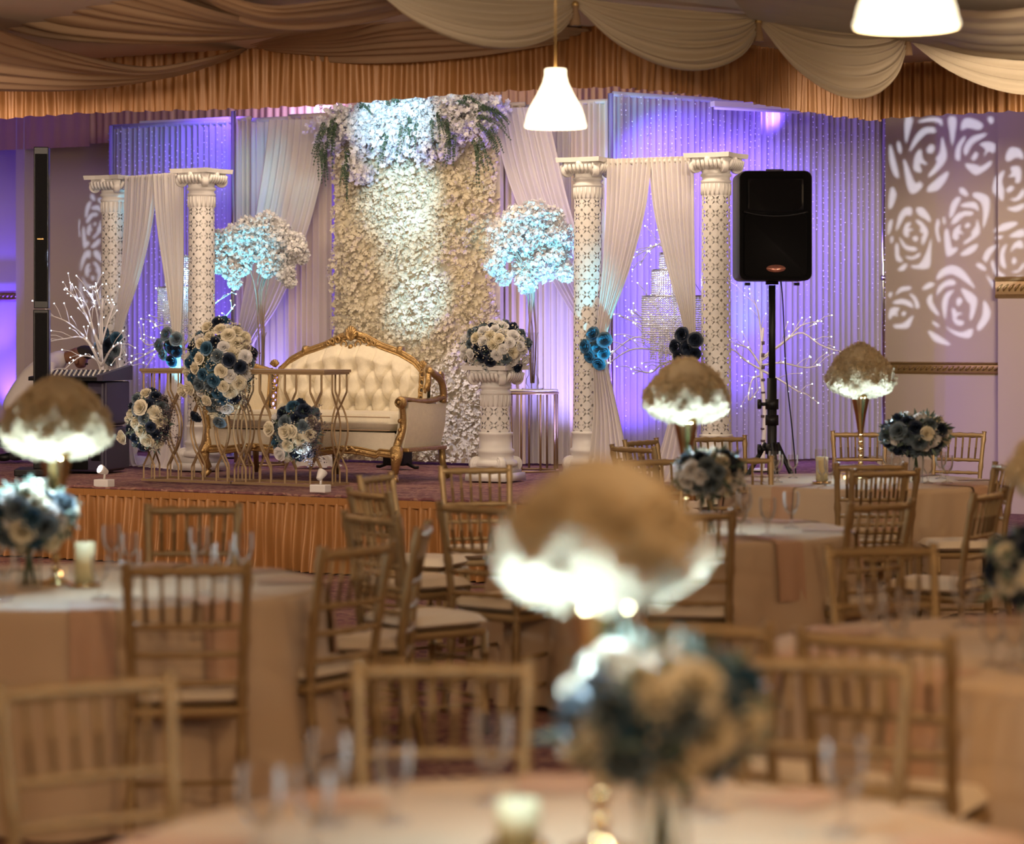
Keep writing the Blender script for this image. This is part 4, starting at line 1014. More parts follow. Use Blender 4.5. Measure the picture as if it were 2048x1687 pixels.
def B(x0, y0, k, *pts): return [((x-x0)*k, random.uniform(-.12, .06), (y0-y)*k) for x, y in pts]
p = deck(203, 936); k = 1/239.; z = lambda y: (936-y)*k
littree(p, 'lit white branch tree in front of the leftmost column', z(600), [(z(745), B(203, 936, k, (190, 720), (160, 715), (125, 745))), (z(740), B(203, 936, k, (180, 690), (145, 650), (106, 633))), (z(735), B(203, 936, k, (170, 680), (130, 680), (104, 685))), (z(725), B(203, 936, k, (190, 660), (170, 610), (145, 595))), (z(720), B(203, 936, k, (195, 640), (185, 600), (178, 590))), (z(700), B(203, 936, k, (175, 640), (155, 600), (130, 580))), (z(690), B(203, 936, k, (205, 640), (200, 600), (194, 570))), (z(690), B(203, 936, k, (215, 650), (225, 610), (218, 603))), (z(735), B(203, 936, k, (225, 700), (240, 690), (240, 720)))], 1)
p = deck(368, 929); k = 1/235.; z = lambda y: (929-y)*k
littree(p, 'lit white branch tree half hidden behind the large bouquet', z(580), [(z(720), B(368, 929, k, (340, 690), (310, 700), (265, 725))), (z(715), B(368, 929, k, (335, 685), (300, 690), (283, 677))), (z(710), B(368, 929, k, (350, 670), (335, 650), (308, 655))), (z(700), B(368, 929, k, (360, 650), (345, 630), (330, 600))), (z(690), B(368, 929, k, (400, 650), (430, 610), (462, 585))), (z(700), B(368, 929, k, (410, 680), (440, 650), (470, 610))), (z(735), B(368, 929, k, (345, 730), (320, 700), (290, 740)))], 2)
p = deck(1349, 951); k = 1/254.; z = lambda y: (951-y)*k
littree(p, 'lit birch branch tree between the two right columns', z(600), [(z(705), B(1349, 951, k, (1320, 690), (1270, 675), (1215, 715))), (z(710), B(1349, 951, k, (1310, 700), (1260, 700), (1205, 735))), (z(695), B(1349, 951, k, (1325, 660), (1290, 640), (1262, 622))), (z(690), B(1349, 951, k, (1310, 655), (1285, 650), (1240, 632))), (z(720), B(1349, 951, k, (1320, 730), (1300, 745), (1262, 738))), (z(700), B(1349, 951, k, (1330, 650), (1310, 610), (1290, 600))), (z(610), B(1349, 951, k, (1342, 540), (1320, 490), (1268, 515))), (z(610), B(1349, 951, k, (1345, 520), (1335, 485), (1300, 500), (1280, 530))), (z(700), B(1349, 951, k, (1365, 690), (1380, 695), (1390, 700)))], 3, True)
p = deck(1524, 940); k = 1/245.; z = lambda y: (940-y)*k
littree(p, 'lit birch branch tree behind the loudspeaker stand', z(655), [(z(740), B(1524, 940, k, (1490, 720), (1465, 700), (1440, 702))), (z(735), B(1524, 940, k, (1500, 700), (1480, 690), (1470, 690))), (z(720), B(1524, 940, k, (1560, 690), (1600, 665), (1640, 690), (1685, 705))), (z(715), B(1524, 940, k, (1570, 680), (1605, 650), (1640, 642))), (z(730), B(1524, 940, k, (1560, 725), (1610, 735), (1640, 730))), (z(740), B(1524, 940, k, (1560, 760), (1590, 780), (1600, 785))), (z(700), B(1524, 940, k, (1520, 650), (1510, 610), (1490, 590))), (z(750), B(1524, 940, k, (1505, 760), (1495, 800), (1520, 775)))], 4, True)

# ================================================================== SOUND GEAR
def rbox(mb, cx, cz, w_, h, y0, y1, r=.03, bow=0.0):
    pts = []
    for (sx, sz, a0) in ((1, 1, 0), (-1, 1, PI/2), (-1, -1, PI), (1, -1, 3*PI/2)):
        for k in range(5): a = a0+k*PI/8; pts.append((sx*(w_/2-r)+r*math.cos(a), sz*(h/2-r)+r*math.sin(a)))
    n = len(pts); rows = []
    for y, s in ((y0, .985), (y0+.012*(1 if y1 > y0 else -1), 1), (y1-.01*(1 if y1 > y0 else -1), 1), (y1, .985)):
        rows.append([(cx+x*s, y, cz+z*s+bow*math.cos(x/w_*PI)*(1 if z > 0 else -.5)) for x, z in pts])
    v = [p for r_ in rows for p in r_]
    f = [(i*n+k, i*n+(k+1) % n, (i+1)*n+(k+1) % n, (i+1)*n+k) for i in range(3) for k in range(n)]+[tuple(range(n)), tuple(range(3*n, 4*n))[::-1]]
    mb.add(v, f); return mb
spk = py(1544, 485, 17.25); sb = 1.995
pst = Vector((spk.x, 17.25, 0))
t = thing('speaker_stand', 'black tripod speaker stand standing behind the back right table', 'stand', pst)
ob('pole', MB().tube([(0, 0, .30), (0, 0, 1.35)], .033, 14), M_black, t); ob('upper_pole', MB().tube([(0, 0, 1.30), (0, 0, sb-.005)], .024, 12), M_black, t)
for z, s in ((.86, 1), (1.06, -1), (1.17, 1)):
    kb = MB(); kb.tube([(-.03, 0, z), (-.085, -.0, z)], .012, 8); kb.tube([(-.075, 0, z), (-.10, 0, z)], .034, 8) ; 
    if s > 0: ob('knob', kb, M_black, t)
    ob('collar', MB().tube([(0, 0, z-.035), (0, 0, z+.035)], .046, 12), M_black, t)
for k in range(3):
    q = 2*PI*k/3+.6; d = Vector((math.cos(q), math.sin(q), 0))
    ob('leg', MB().tube([d*.045+Vector((0, 0, .90)), d*.56+Vector((0, 0, .03))], .017, 8), M_black, t)
    ob('brace', MB().tube([d*.04+Vector((0, 0, .36)), d*.30+Vector((0, 0, .48))], .010, 6), M_black, t)
    ob('rubber_foot', MB().tube([d*.55+Vector((0, 0, .0)), d*.565+Vector((0, 0, .045))], .024, 8), M_black, t)
t = thing('loudspeaker', 'large black loudspeaker on a tripod stand in front of the violet curtain', 'speaker', (pst.x, pst.y, sb), .02)
w_, h = .50, .775
ob('cabinet', rbox(MB(), 0, h/2+.01, w_, h-.03, -.20, .22, .045, .012), M_black, t)
mb = MB(); rbox(mb, 0, h*.34, w_*.86, h*.56, -.212, -.195, .03); ob('woofer_grille', mb, M_blackm, t)
mb = MB(); G = []
for i in range(9):
    row = []
    for j in range(13):
        u = j/12*2-1; v_ = i/8*2-1; dpt = .07*(1-max(abs(u), abs(v_)))**.8; row.append((u*.19, -.206+dpt, h*.79+v_*.105-(.02*(1-u*u) if v_ < 0 else 0)))
    G.append(row)
mb.grid(G); ob('horn', mb, M_blackg, t)
mb = MB(); mb.tube([(x, -.208+.004*abs(x), h*.635-.03*(1-(x/.22)**2)) for x in np.linspace(-.22, .22, 16)], .008, 6); ob('front_lip', mb, M_blackg, t)
mb = MB(); mb.lathe([(0, 0), (.068, 0), (.064, .008), (0, .014)], 24); mb.v = [(x, -.212-z, .105+y*.40) for x, y, z in mb.v]; ob('badge', mb, M_red, t)
mb = MB(); mb.box((-.17, .0, .003), (.035, .05, .02)); mb.box((.17, 0, .003), (.035, .05, .02)); tag(ob('foot', mb, M_black, t, False), kind='stuff')
ob('socket', MB().tube([(0, 0, 0), (0, 0, .03)], .045, 12), M_black, t)
ob('top_handle', MB().tube([(-.06, -.15, h+.004), (.06, -.15, h+.004)], .008, 6), M_case, t)
cb = MB(); x0 = pst.x; cb.tube(crv([(x0+.06, 17.36, sb+.12), (x0+.085, 17.36, sb-.1), (x0+.10, 17.34, sb-.5), (x0+.11, 17.34, 1.35), (x0+.17, 17.34, .75), (x0+.20, 17.32, .02)], 30), .005, 5); 
tag(ob('speaker_cable', cb, M_black), 'thin black cable hanging beside the loudspeaker stand', 'cable')

# slim tower speaker, far left of the stage
pt = py(84, 660, 19.75); t = thing('column_speaker', 'slim black column speaker standing tall at far left', 'speaker', (pt.x, pt.y, DECK), .1)
ob('upper_cabinet', MB().box((0, 0, 1.95), (.115, .16, 1.27)), M_blackg, t, False, .006); ob('lower_cabinet', MB().box((0, 0, .68), (.122, .17, 1.25)), M_blackg, t, False, .006)
ob('base', MB().box((0, 0, .028), (.40, .40, .055)), M_black, t, False, .01)
for z, n_ in ((1.95, 'upper_grille'), (.70, 'lower_grille')): ob(n_, MB().box((0, -.084, z), (.095, .008, 1.16)), M_blackm, t, False)
ob('logo_bar', MB().box((-.005, -.090, 1.86), (.05, .004, .010)), M_trim, t, False)

# cabinets and mixing desk
pc = deck(180, 942); rzc = -.30
def cabinet(z, label):
    t = thing('stage_cabinet', label, 'speaker', (pc.x, pc.y+.02, z), rzc)
    mb = MB(); mb.box((0, 0, .183), (.44, .40, .358)); ob('body', mb, M_case, t, False, .02)
    ob('front_grille', MB().box((-.06, -.204, .19), (.28, .012, .33)), M_blackm, t, False, .004)
    for zz in (.24, .12): ob('handle_recess', MB().box((.15, -.200, zz), (.085, .014, .05)), M_blackg, t, False, .006)
    mb = MB(); mb.box((.235, 0, .19), (.03, .42, .34)); ob('side_cheek', mb, M_case, t, False, .012); return t
cabinet(DECK, 'lower dark cabinet of the stack beside the leftmost column'); cabinet(DECK+.368, 'upper dark cabinet of the stack beside the leftmost column')
t = thing('mixing_desk', 'black mixing desk with rows of knobs on top of the dark cabinets', 'mixer', (pc.x-.07, pc.y, DECK+.738), rzc)
mb = MB(); mb.add([(-.34, -.26, .0), (.28, -.26, .0), (.28, .24, .0), (-.34, .24, .0), (-.34, -.26, .03), (.28, -.26, .03), (.28, .24, .08), (-.34, .24, .08)], [(0, 3, 2, 1), (4, 5, 6, 7), (0, 1, 5, 4), (1, 2, 6, 5), (2, 3, 7, 6), (3, 0, 4, 7)]); ob('chassis', mb, M_black, t, False)
mb = MB(); mb.add([(.28, -.28, -.0), (.33, -.28, -.0), (.33, .26, .0), (.28, .26, 0), (.28, -.28, .05), (.33, -.28, .05), (.33, .26, .12), (.28, .26, .12)], [(0, 3, 2, 1), (4, 5, 6, 7), (0, 1, 5, 4), (1, 2, 6, 5), (2, 3, 7, 6), (3, 0, 4, 7)]); ob('side_cheek', mb, M_case, t, False)
kn = MB().lathe([(.009, 0), (.008, .016), (.004, .018)], 8).mesh('knob', M_white)
for r_ in range(4):
    for c in range(14): y = -.20+r_*.10; put('knob', kn, t, (-.31+c*.043, y, 0.031+(y+.26)*.10))

# ================================================================== PERSON
def skinbody(name, joints, edges, m, parent, lev=2):
    me = bpy.data.meshes.new(name); me.from_pydata([j[0] for j in joints], edges, []); o = put(name, me, parent)
    s = o.modifiers.new('skin', 'SKIN'); s.use_smooth_shade = True
    for i, j in enumerate(joints):
        r = j[1] if hasattr(j[1], '__len__') else (j[1], j[1]); o.data.skin_vertices[0].data[i].radius = r
        o.data.skin_vertices[0].data[i].use_root = (i == 0)
    ss = o.modifiers.new('sub', 'SUBSURF'); ss.levels = lev; ss.render_levels = lev; me.materials.append(m); return o
kp = 1/233.; pm = deck(60, 926)
def mp(x, y, dy=0): return ((x-60)*kp, dy, (926-y)*kp)
man = thing('person', 'man in a white shirt bending forward behind the column speaker, head down', 'person', pm+Vector((0, .25, 0)))
J = [(mp(10, 838), (.13, .15)), (mp(32, 800), (.125, .15)), (mp(62, 757), (.13, .16)), (mp(90, 728), (.125, .17)), (mp(112, 716), (.07, .09)), (mp(124, 714), (.05, .055)),
     (mp(92, 732, -.17), .065), (mp(100, 775, -.24), .050), (mp(128, 788, -.24), .040), (mp(92, 732, .17), .065), (mp(104, 775, .22), .050), (mp(134, 785, .2), .040)]
skinbody('shirt', J, [(0, 1), (1, 2), (2, 3), (3, 4), (4, 5), (3, 6), (6, 7), (7, 8), (3, 9), (9, 10), (10, 11)], M_shirt, man)
J = [(mp(8, 848), (.14, .15)), (mp(14, 870, -.10), .095), (mp(52, 880, -.12), .075), (mp(50, 908, -.12), .055), (mp(10, 914, -.12), .045), (mp(14, 870, .10), .095), (mp(52, 880, .12), .075), (mp(50, 908, .12), .055), (mp(10, 914, .12), .045)]
skinbody('trousers', J, [(0, 1), (1, 2), (2, 3), (3, 4), (0, 5), (5, 6), (6, 7), (7, 8)], M_trous, man)
for s in (-1, 1):
    mb = MB(); mb.ball(mp(2, 916, s*.12), .045, 10, 6, (1.5, .8, .75)); ob('shoe', mb, M_black, man)
# head, face towards the desk (tilted down)
J = [(mp(116, 716), .055), (mp(128, 714), .060), (mp(143, 711), (.085, .078)), (mp(158, 712), (.098, .085)), (mp(170, 716), (.075, .07)), (mp(150, 728), (.062, .06)), (mp(140, 732), (.04, .04))]
hd = skinbody('head', J, [(0, 1), (1, 2), (2, 3), (3, 4), (3, 5), (5, 6)], M_skin, man)
mb = MB(); mb.ball(mp(157, 731), .017, 8, 6, (.8, .8, 1.3)); mb.ball(mp(146, 722, -.085), .026, 8, 6, (.8, .4, 1.1)); ob('nose_and_ear', mb, M_skin, man)
hb = MB(); hb.ball(mp(160, 705), .085, 14, 8, (1.1, .95, .75)); ob('hair', hb, M_hair, man)
for s in (-1, 1): ob('eye', MB().ball(mp(163, 728, s*.03), .010, 8, 5), M_hair, man)
# hands with fingers resting on the desk
for s in (-1, 1):
    b = Vector(mp(132 if s < 0 else 138, 787, s*.23)); mb = MB(); mb.ball(tuple(b), .036, 10, 6, (1.2, 1, .6))
    for k in range(4): a = b+Vector((.03, -.024+.016*k, 0)); mb.tube([a, a+Vector((.035, 0, .008)), a+Vector((.062+.006*(k in (1, 2)), 0, -.012))], [.010, .009, .007], 6)
    a = b+Vector((0, -s*.03, 0)); mb.tube([a, a+Vector((.03, -s*.025, 0)), a+Vector((.048, -s*.028, -.008))], [.012, .010, .008], 6); ob('hand', mb, M_skin, man)

# ================================================================== SMALL STAGE ITEMS
def puck(p, label, tilt):
    t = thing('small_spotlight', label, 'light', p, -TH, 'small white spotlights on the stage edge')
    ob('base', MB().box((0, 0, .028), (.13, .085, .055)), M_white, t, False, .006); ob('yoke', MB().tube([(0, 0, .05), (.005, 0, .095)], .008, 8), M_white, t)
    mb = MB(); mb.lathe([(.016, -.03), (.02, -.025), (.034, .025), (.036, .04), (.030, .042)], 16); h_ = ob('lamp_head', mb, M_white, t, loc=(.0, 0, .115), rot=tilt)
    mb = MB(); mb.lathe([(0, .043), (.029, .043)], 16, caps=False); ob('lens', mb, M_led, h_)
puck(deck(198, 974)+V*.06, 'small white spotlight at the left end of the stage edge', (PI*.36, 0, -.3))
puck(deck(633, 985)+V*.05, 'small white spotlight on the stage edge before the settee', (-PI*.22, .3, .2))
spot('edge_beam', deck(198, 968)+Vector((0, 0, .16)), py(298, 850, F/266.), 4, ICE, 60); spot('edge_beam', deck(633, 980)+Vector((-.02, -.0, .16)), py(590, 880, F/277.), 5, ICE, 55, .6, .02)
spot('edge_beam', deck(480, 975)+Vector((0, 0, .05)), py(470, 800, F/268.), 8, ICE, 38)  # this beam has no spotlight model of its own
pk = deck(795, 936); t = thing('floor_fixture', 'black floor light behind the rear leg of the settee', 'light', pk, -TH)
ob('body', MB().box((0, 0, .09), (.20, .16, .13)), M_black, t, False, .015)
for s in (-1, 1): ob('bracket', MB().tube([(s*.06, 0, .05), (s*.17, 0, .01), (s*.20, 0, .012)], .014, 6), M_black, t)
# crumpled white cloths
def bundle(p, label, sx, sy, sz, seed):
    G = []; rd2 = random.Random(seed); ph = [rd2.random()*6 for _ in range(6)]
    for i in range(21):
        row = []
        for j in range(41):
            a = 2*PI*j/40; r = 1-(i/20); r = r**.8; k = 1+.14*math.sin(5*a+ph[0]+i*.2)+.08*math.sin(11*a+ph[1]); z = sz*(1-r**2.2)*(1+.25*math.sin(4*a+ph[2])*r)+.012*math.sin(9*a+i*.8)*r
            row.append((sx*r*k*math.cos(a), sy*r*k*math.sin(a), max(.004, z+.006)))
        G.append(row)
    tag(ob('bundled_cloth', MB().grid(G), M_curt, None, loc=tuple(p), rot=(0, 0, -TH)), label, 'fabric')
bundle(deck(635, 934), 'crumpled cream cloth on the floor behind the settee', .20, .12, .15, 1)
bundle(deck(290, 930), 'white cloth gathered on the stage between the two left columns', .30, .18, .07, 3)
bundle(deck(1245, 946), 'white cloth gathered on the stage inside the right arch', .26, .16, .06, 4)

# ================================================================== ROSE GOBO PROJECTORS
# each cut-out is a petal; outlines in wall coordinates (metres from the pattern's corner)
ROSEP = [
 [(247,60),(300,60),(280,150),(258,225),(246,200)], [(345,75),(420,52),(500,62),(505,115),(480,90),(420,80),(350,88)], [(550,55),(605,55),(600,150),(578,250),(560,160)],
 [(640,140),(650,75),(700,55),(790,95),(770,140),(690,125)], [(825,60),(850,45),(870,70),(850,100)],
 [(275,295),(320,180),(380,125),(450,122),(458,160),(400,165),(340,220)], [(190,235),(205,220),(222,270),(215,305),(198,290)], [(135,260),(152,258),(200,440),(195,478),(165,450),(138,360)],
 [(400,270),(430,240),(455,260),(440,300),(405,300)], [(505,190),(525,240),(540,330),(500,400),(430,465),(410,455),(470,370),(460,340),(490,300)],
 [(305,400),(320,310),(358,275),(370,340),(400,375),(390,385),(350,375),(362,435),(320,430)], [(235,360),(255,365),(300,480),(325,515),(350,500),(368,540),(300,590),(260,530)],
 [(545,430),(540,480),(480,560),(410,575),(405,545),(450,500)],
 [(598,330),(610,250),(665,180),(665,215),(640,260),(632,350),(610,350)], [(660,300),(665,250),(720,185),(815,162),(800,190),(720,240),(680,315)],
 [(770,240),(830,222),(882,245),(870,300),(845,295),(830,290),(800,328),(810,275)], [(715,330),(740,295),(760,310),(740,350),(715,350)], [(665,380),(740,382),(780,395),(850,355),(850,385),(800,430),(735,455)],
 [(940,330),(970,265),(1030,265),(1062,300),(1060,345),(1020,330),(960,360)], [(960,470),(985,440),(975,405),(1020,390),(1050,420),(1045,500),(1010,510),(1010,470)], [(945,560),(980,530),(1000,550),(965,580)],
 [(860,560),(880,470),(935,422),(915,500),(930,560),(920,640),(885,600)], [(975,625),(1020,610),(1065,550),(1070,600),(1020,640)], [(950,690),(1000,680),(1070,655),(1065,690),(1010,715)],
 [(130,680),(140,570),(160,538),(185,590),(170,650),(150,690)], [(625,555),(655,545),(685,580),(685,605),(640,590)],
 [(185,850),(200,750),(240,690),(290,685),(290,740),(250,740),(215,800)], [(325,690),(370,685),(415,740),(425,785),(380,760),(335,730)],
 [(235,850),(250,800),(290,790),(270,830),(305,835),(270,860),(275,890),(245,885)], [(320,780),(350,775),(400,830),(405,880),(370,950),(362,905),(375,870),(350,850),(355,820)], [(300,895),(325,885),(338,905),(315,925)],
 [(210,890),(255,950),(325,965),(320,990),(265,985),(225,950)], [(125,880),(130,790),(158,770),(150,830)], [(145,890),(165,895),(155,935),(143,920)],
 [(180,940),(200,950),(205,1020),(232,1060),(200,1065),(178,1030)], [(245,1025),(300,1030),(350,1000),(345,1030),(290,1050)], [(430,900),(428,1000),(412,1110),(300,1108),(295,1090),(350,1080),(400,990)], [(200,1115),(240,1080),(262,1085),(240,1125),(205,1128)],
 [(458,830),(475,765),(490,790),(480,850),(495,920),(475,915)], [(512,755),(525,755),(530,800),(515,795)],
 [(558,750),(570,660),(610,612),(638,620),(610,680),(580,745)], [(640,665),(700,645),(750,655),(762,710),(730,690),(650,680)], [(720,590),(760,578),(835,615),(835,720),(795,830),(795,720),(780,650),(730,612)],
 [(570,800),(600,740),(660,710),(720,715),(715,740),(660,745),(610,790)], [(665,815),(690,790),(705,810),(680,828)], [(755,770),(772,860),(720,910),(665,942),(660,925),(715,880),(710,860),(740,820)],
 [(580,895),(590,840),(635,805),(632,840),(658,870),(625,870),(622,905),(600,912)], [(525,850),(548,840),(565,920),(580,970),(612,960),(605,995),(545,1028),(525,950)], [(640,1005),(700,960),(758,940),(740,985),(690,1018),(645,1022)],
 [(870,850),(920,800),(1000,785),(1025,800),(960,840),(885,857)], [(970,885),(1020,850),(1068,840),(1068,890),(990,895)], [(875,900),(900,882),(925,890),(900,908)],
 [(795,1030),(830,970),(895,948),(850,1010),(820,1065),(800,1055)], [(900,1060),(910,980),(950,945),(930,1020),(945,1110),(915,1100)], [(975,1000),(1000,940),(1050,915),(1065,970),(1010,970)], [(985,1060),(1005,1035),(1018,1070),(995,1085)],
 [(850,1065),(870,1065),(890,1130),(935,1160),(915,1175),(870,1140)], [(985,1135),(1030,1125),(1068,1070),(1066,1110),(1020,1145)], [(818,1155),(860,1195),(940,1205),(1055,1165),(1000,1215),(885,1260),(840,1210)], [(745,1085),(775,1075),(815,1110),(805,1128),(765,1110)],
 [(470,1170),(500,1120),(580,1090),(660,1130),(738,1250),(690,1220),(600,1160),(540,1155),(480,1190)], [(470,1300),(490,1230),(560,1190),(600,1205),(590,1230),(530,1240)], [(370,1250),(410,1212),(450,1215),(440,1240),(385,1263)],
 [(400,1330),(435,1290),(440,1350),(485,1430),(470,1440),(420,1390)], [(505,1360),(530,1290),(590,1265),(550,1330),(530,1465),(515,1430)], [(605,1340),(630,1315),(650,1340),(620,1378)], [(640,1250),(745,1310),(742,1400),(715,1470),(700,1460),(705,1370),(680,1340)],
 [(575,1395),(600,1400),(610,1420),(655,1425),(615,1445),(612,1470),(660,1485),(640,1515),(590,1490)], [(800,1335),(845,1410),(830,1480),(770,1548),(752,1520),(790,1440)], [(530,1520),(570,1540),(640,1560),(720,1535),(700,1600),(600,1580)], [(440,1480),(485,1510),(480,1525),(445,1505)], [(408,1550),(470,1575),(560,1640),(540,1650),(450,1620)],
 [(180,1300),(215,1245),(285,1240),(280,1262),(220,1275)], [(275,1290),(320,1310),(348,1380),(320,1390),(310,1340)], [(165,1345),(225,1325),(290,1350),(300,1390),(240,1365),(170,1360)], [(130,1440),(150,1390),(208,1390),(190,1420),(195,1450),(165,1440),(140,1470)], [(225,1420),(250,1415),(245,1445),(225,1440)], [(165,1510),(225,1500),(255,1480),(305,1440),(290,1490),(262,1532),(180,1530)], [(132,1290),(155,1275),(150,1310),(132,1312)],
]
def gobo(label, Lp, wall_fn, polys, e, dist=.30):
    # the plate with its openings, square to the beam
    Lp = Vector(Lp); pts3 = [[wall_fn(*q) for q in poly_] for poly_ in polys]
    allp = [p for pl in pts3 for p in pl]; ctr = sum(allp, Vector())/len(allp); fw_ = (ctr-Lp).normalized(); rt = fw_.cross(Vector((0, 0, 1))).normalized(); upv = rt.cross(fw_)
    def proj(p): d = p-Lp; k = dist/d.dot(fw_); return (d.dot(rt)*k, d.dot(upv)*k)
    holes = []
    for pl in pts3:
        P2 = [Vector((*proj(p), 0)) for p in pl]; P2 = P2+[P2[0]]; n = len(pl); sm = []
        for i in range(n):
            a, b, c, d = P2[(i-1) % n], P2[i], P2[(i+1) % n], P2[(i+2) % n]
            for t in (0, .33, .66): sm.append((.5*((2*b)+(c-a)*t+(2*a-5*b+4*c-d)*t*t+(3*b-a-3*c+d)*t**3)).to_2d())
        if sum(sm[i].x*sm[(i+1) % len(sm)].y-sm[(i+1) % len(sm)].x*sm[i].y for i in range(len(sm))) < 0: sm.reverse()
        holes.append(sm)
    xs_ = [p.x for h in holes for p in h]; ys_ = [p.y for h in holes for p in h]; mg = .06
    X0, X1, Y0_, Y1 = min(xs_)-mg, max(xs_)+mg, min(ys_)-mg, max(ys_)+mg
    vs = [Vector((X0, Y0_)), Vector((X1, Y0_)), Vector((X1, Y1)), Vector((X0, Y1))]; faces = [[0, 1, 2, 3]]
    for h in holes: b = len(vs); vs += h; faces.append(list(range(b, b+len(h))))
    r = delaunay_2d_cdt(vs, [], faces, 1, 1e-7)
    V2, F2, FO = r[0], r[2], r[5]
    keep = [f for f, o_ in zip(F2, FO) if list(o_) == [0] or (0 in o_ and len(o_) == 1)]
    me = bpy.data.meshes.new('gobo_plate'); me.from_pydata([tuple(Lp+fw_*dist+rt*v.x+upv*v.y-Lp) for v in V2], [], keep); me.materials.append(M_black)
    t = thing('gobo_projector', label, 'projector', Lp); put('gobo_plate', me, t)
    mb = MB(); cor = [(X0, Y0_), (X1, Y0_), (X1, Y1), (X0, Y1)]
    a = [fw_*dist+rt*x+upv*y for x, y in cor]; b = [-fw_*.08+rt*x*.5+upv*y*.5 for x, y in cor]
    mb.add(a+b, [(0, 1, 5, 4), (1, 2, 6, 5), (2, 3, 7, 6), (3, 0, 4, 7), (4, 5, 6, 7)]); ob('housing', mb, M_black, t, False)
    ob('stand_pole', MB().tube([(0, 0, -Lp.z), (0, 0, -.20)], .02, 8), M_black, t); ob('stand_foot', MB().lathe([(0, 0), (.22, 0), (.22, .02), (0, .03)], 20, (0, 0, -Lp.z)), M_black, t)
    ang = 2*math.atan(max(abs(X0), abs(X1), abs(Y0_), abs(Y1))/dist)*1.25
    s = spot('gobo_beam', Lp, ctr, e, (.60, .70, 1.0), math.degrees(ang), .05, .0004); return s
dw = (BW3-BW2).normalized()
def rosewall(zx, zy):                 # zoomed plan of the pattern -> the wall (front face)
    x = 1740+zx/3.513; y = 220+zy/3.513; t_ = (x-1024)/F
    Y = (BW2.y-BW2.x*dw.y/dw.x)/(1-t_*dw.y/dw.x); return py(x, y, Y)
gobo('black pattern projector on a stand right of the picture', (3.15, 9.6, 2.2), rosewall, ROSEP, 11000)
def backw(x, y): return pvy(x, y, 5.45)
one = [q for q in ROSEP if 550 < sum(a for a, b in q)/len(q) < 860 and 540 < sum(b for a, b in q)/len(q) < 1020]+[ROSEP[38]]
two = [q for q in ROSEP if 130 < sum(a for a, b in q)/len(q) < 440 and 680 < sum(b for a, b in q)/len(q) < 1130]
L2 = [[(155+(x-460)*.155, 388+(y-545)*.225) for x, y in q] for q in one]+[[(150+(x-130)*.19, 500+(y-680)*.25) for x, y in q] for q in two]+[[(185+(x-460)*.15, 600+(y-545)*.25) for x, y in q] for q in one]
gobo('black pattern projector on a stand left of the picture', (-2.42, 10.4, 2.2), backw, L2, 8000)

# ================================================================== BANQUET TABLES
TB = {  # centre x, y, radius, words
 'front': ((.11, 4.37), .83, 'blurred front table'),
 'left': ((-1.535, 9.1), .85, 'left table'),
 'middle': ((.747, 11.63), .84, 'middle table behind the largest dome'),
 'back': ((2.135, 15.34), .84, 'farthest table at right'),
 'right': ((1.58, 7.26), .83, 'right edge table')}
def side_of(a): return ('right side', 'far right', 'far side', 'far left', 'left side', 'near left', 'near side', 'near right')[int(((a+22.5) % 360)//45)]
def table(key, seed):
    (x, y), R, wd = TB[key]; t = thing('round_table', 'round folding table hidden under the cloth of the '+wd, 'table', (x, y, 0), 0)
    mb = MB(); mb.lathe([(0, .728), (R-.02, .728), (R-.015, .74), (R-.02, .752), (0, .752)], 40); ob('tabletop', mb, M_trim, t)
    for k in range(4): q = PI/4+k*PI/2; ob('leg', MB().tube([(.45*math.cos(q), .45*math.sin(q), .73), (.5*math.cos(q), .5*math.sin(q), 0)], .016, 8), M_black, t)
    rd2 = random.Random(seed); nf = 15; ph = rd2.random()*6; G = []; n = 160
    pp = [(0, .7575), (R*.5, .7575), (R*.9, .7575), (R-.03, .7575), (R-.008, .753), (R+.003, .742), (R+.006, .72)]
    fo = [rd2.uniform(.5, 1.3) for _ in range(nf+1)]; fo[-1] = fo[0]
    for i, (r, z) in enumerate(pp): G.append([(r*math.cos(2*PI*k/n), r*math.sin(2*PI*k/n), z) for k in range(n+1)])
    for i in range(1, 15):
        s = i/14; z = .72-.70*s; row = []
        for k in range(n+1):
            q = 2*PI*k/n; fk = q/(2*PI)*nf; a = fo[int(fk) % nf]*(1-fk % 1)+fo[(int(fk)+1) % nf]*(fk % 1)
            c = math.cos(nf*q+ph+.5*math.sin(3*q)); amp = (.085*s**1.15)*a
            r = R+.008+.02*s+amp*(.55+.45*(1-abs(c)**1.6*(1 if c < 0 else -.9))) - (.03*s*a if c < -.2 else 0); row.append((r*math.cos(q), r*math.sin(q), z+(.010*math.sin(5*q) if i == 14 else 0)))
        G.append(row)
    mb = MB(); mb.grid(G); o = ob('tablecloth', mb, M_cloth, None, loc=(x, y, 0)); tag(o, 'champagne floor length cloth on the '+wd, 'tablecloth'); return
for i, k in enumerate(TB): table(k, 100+i)

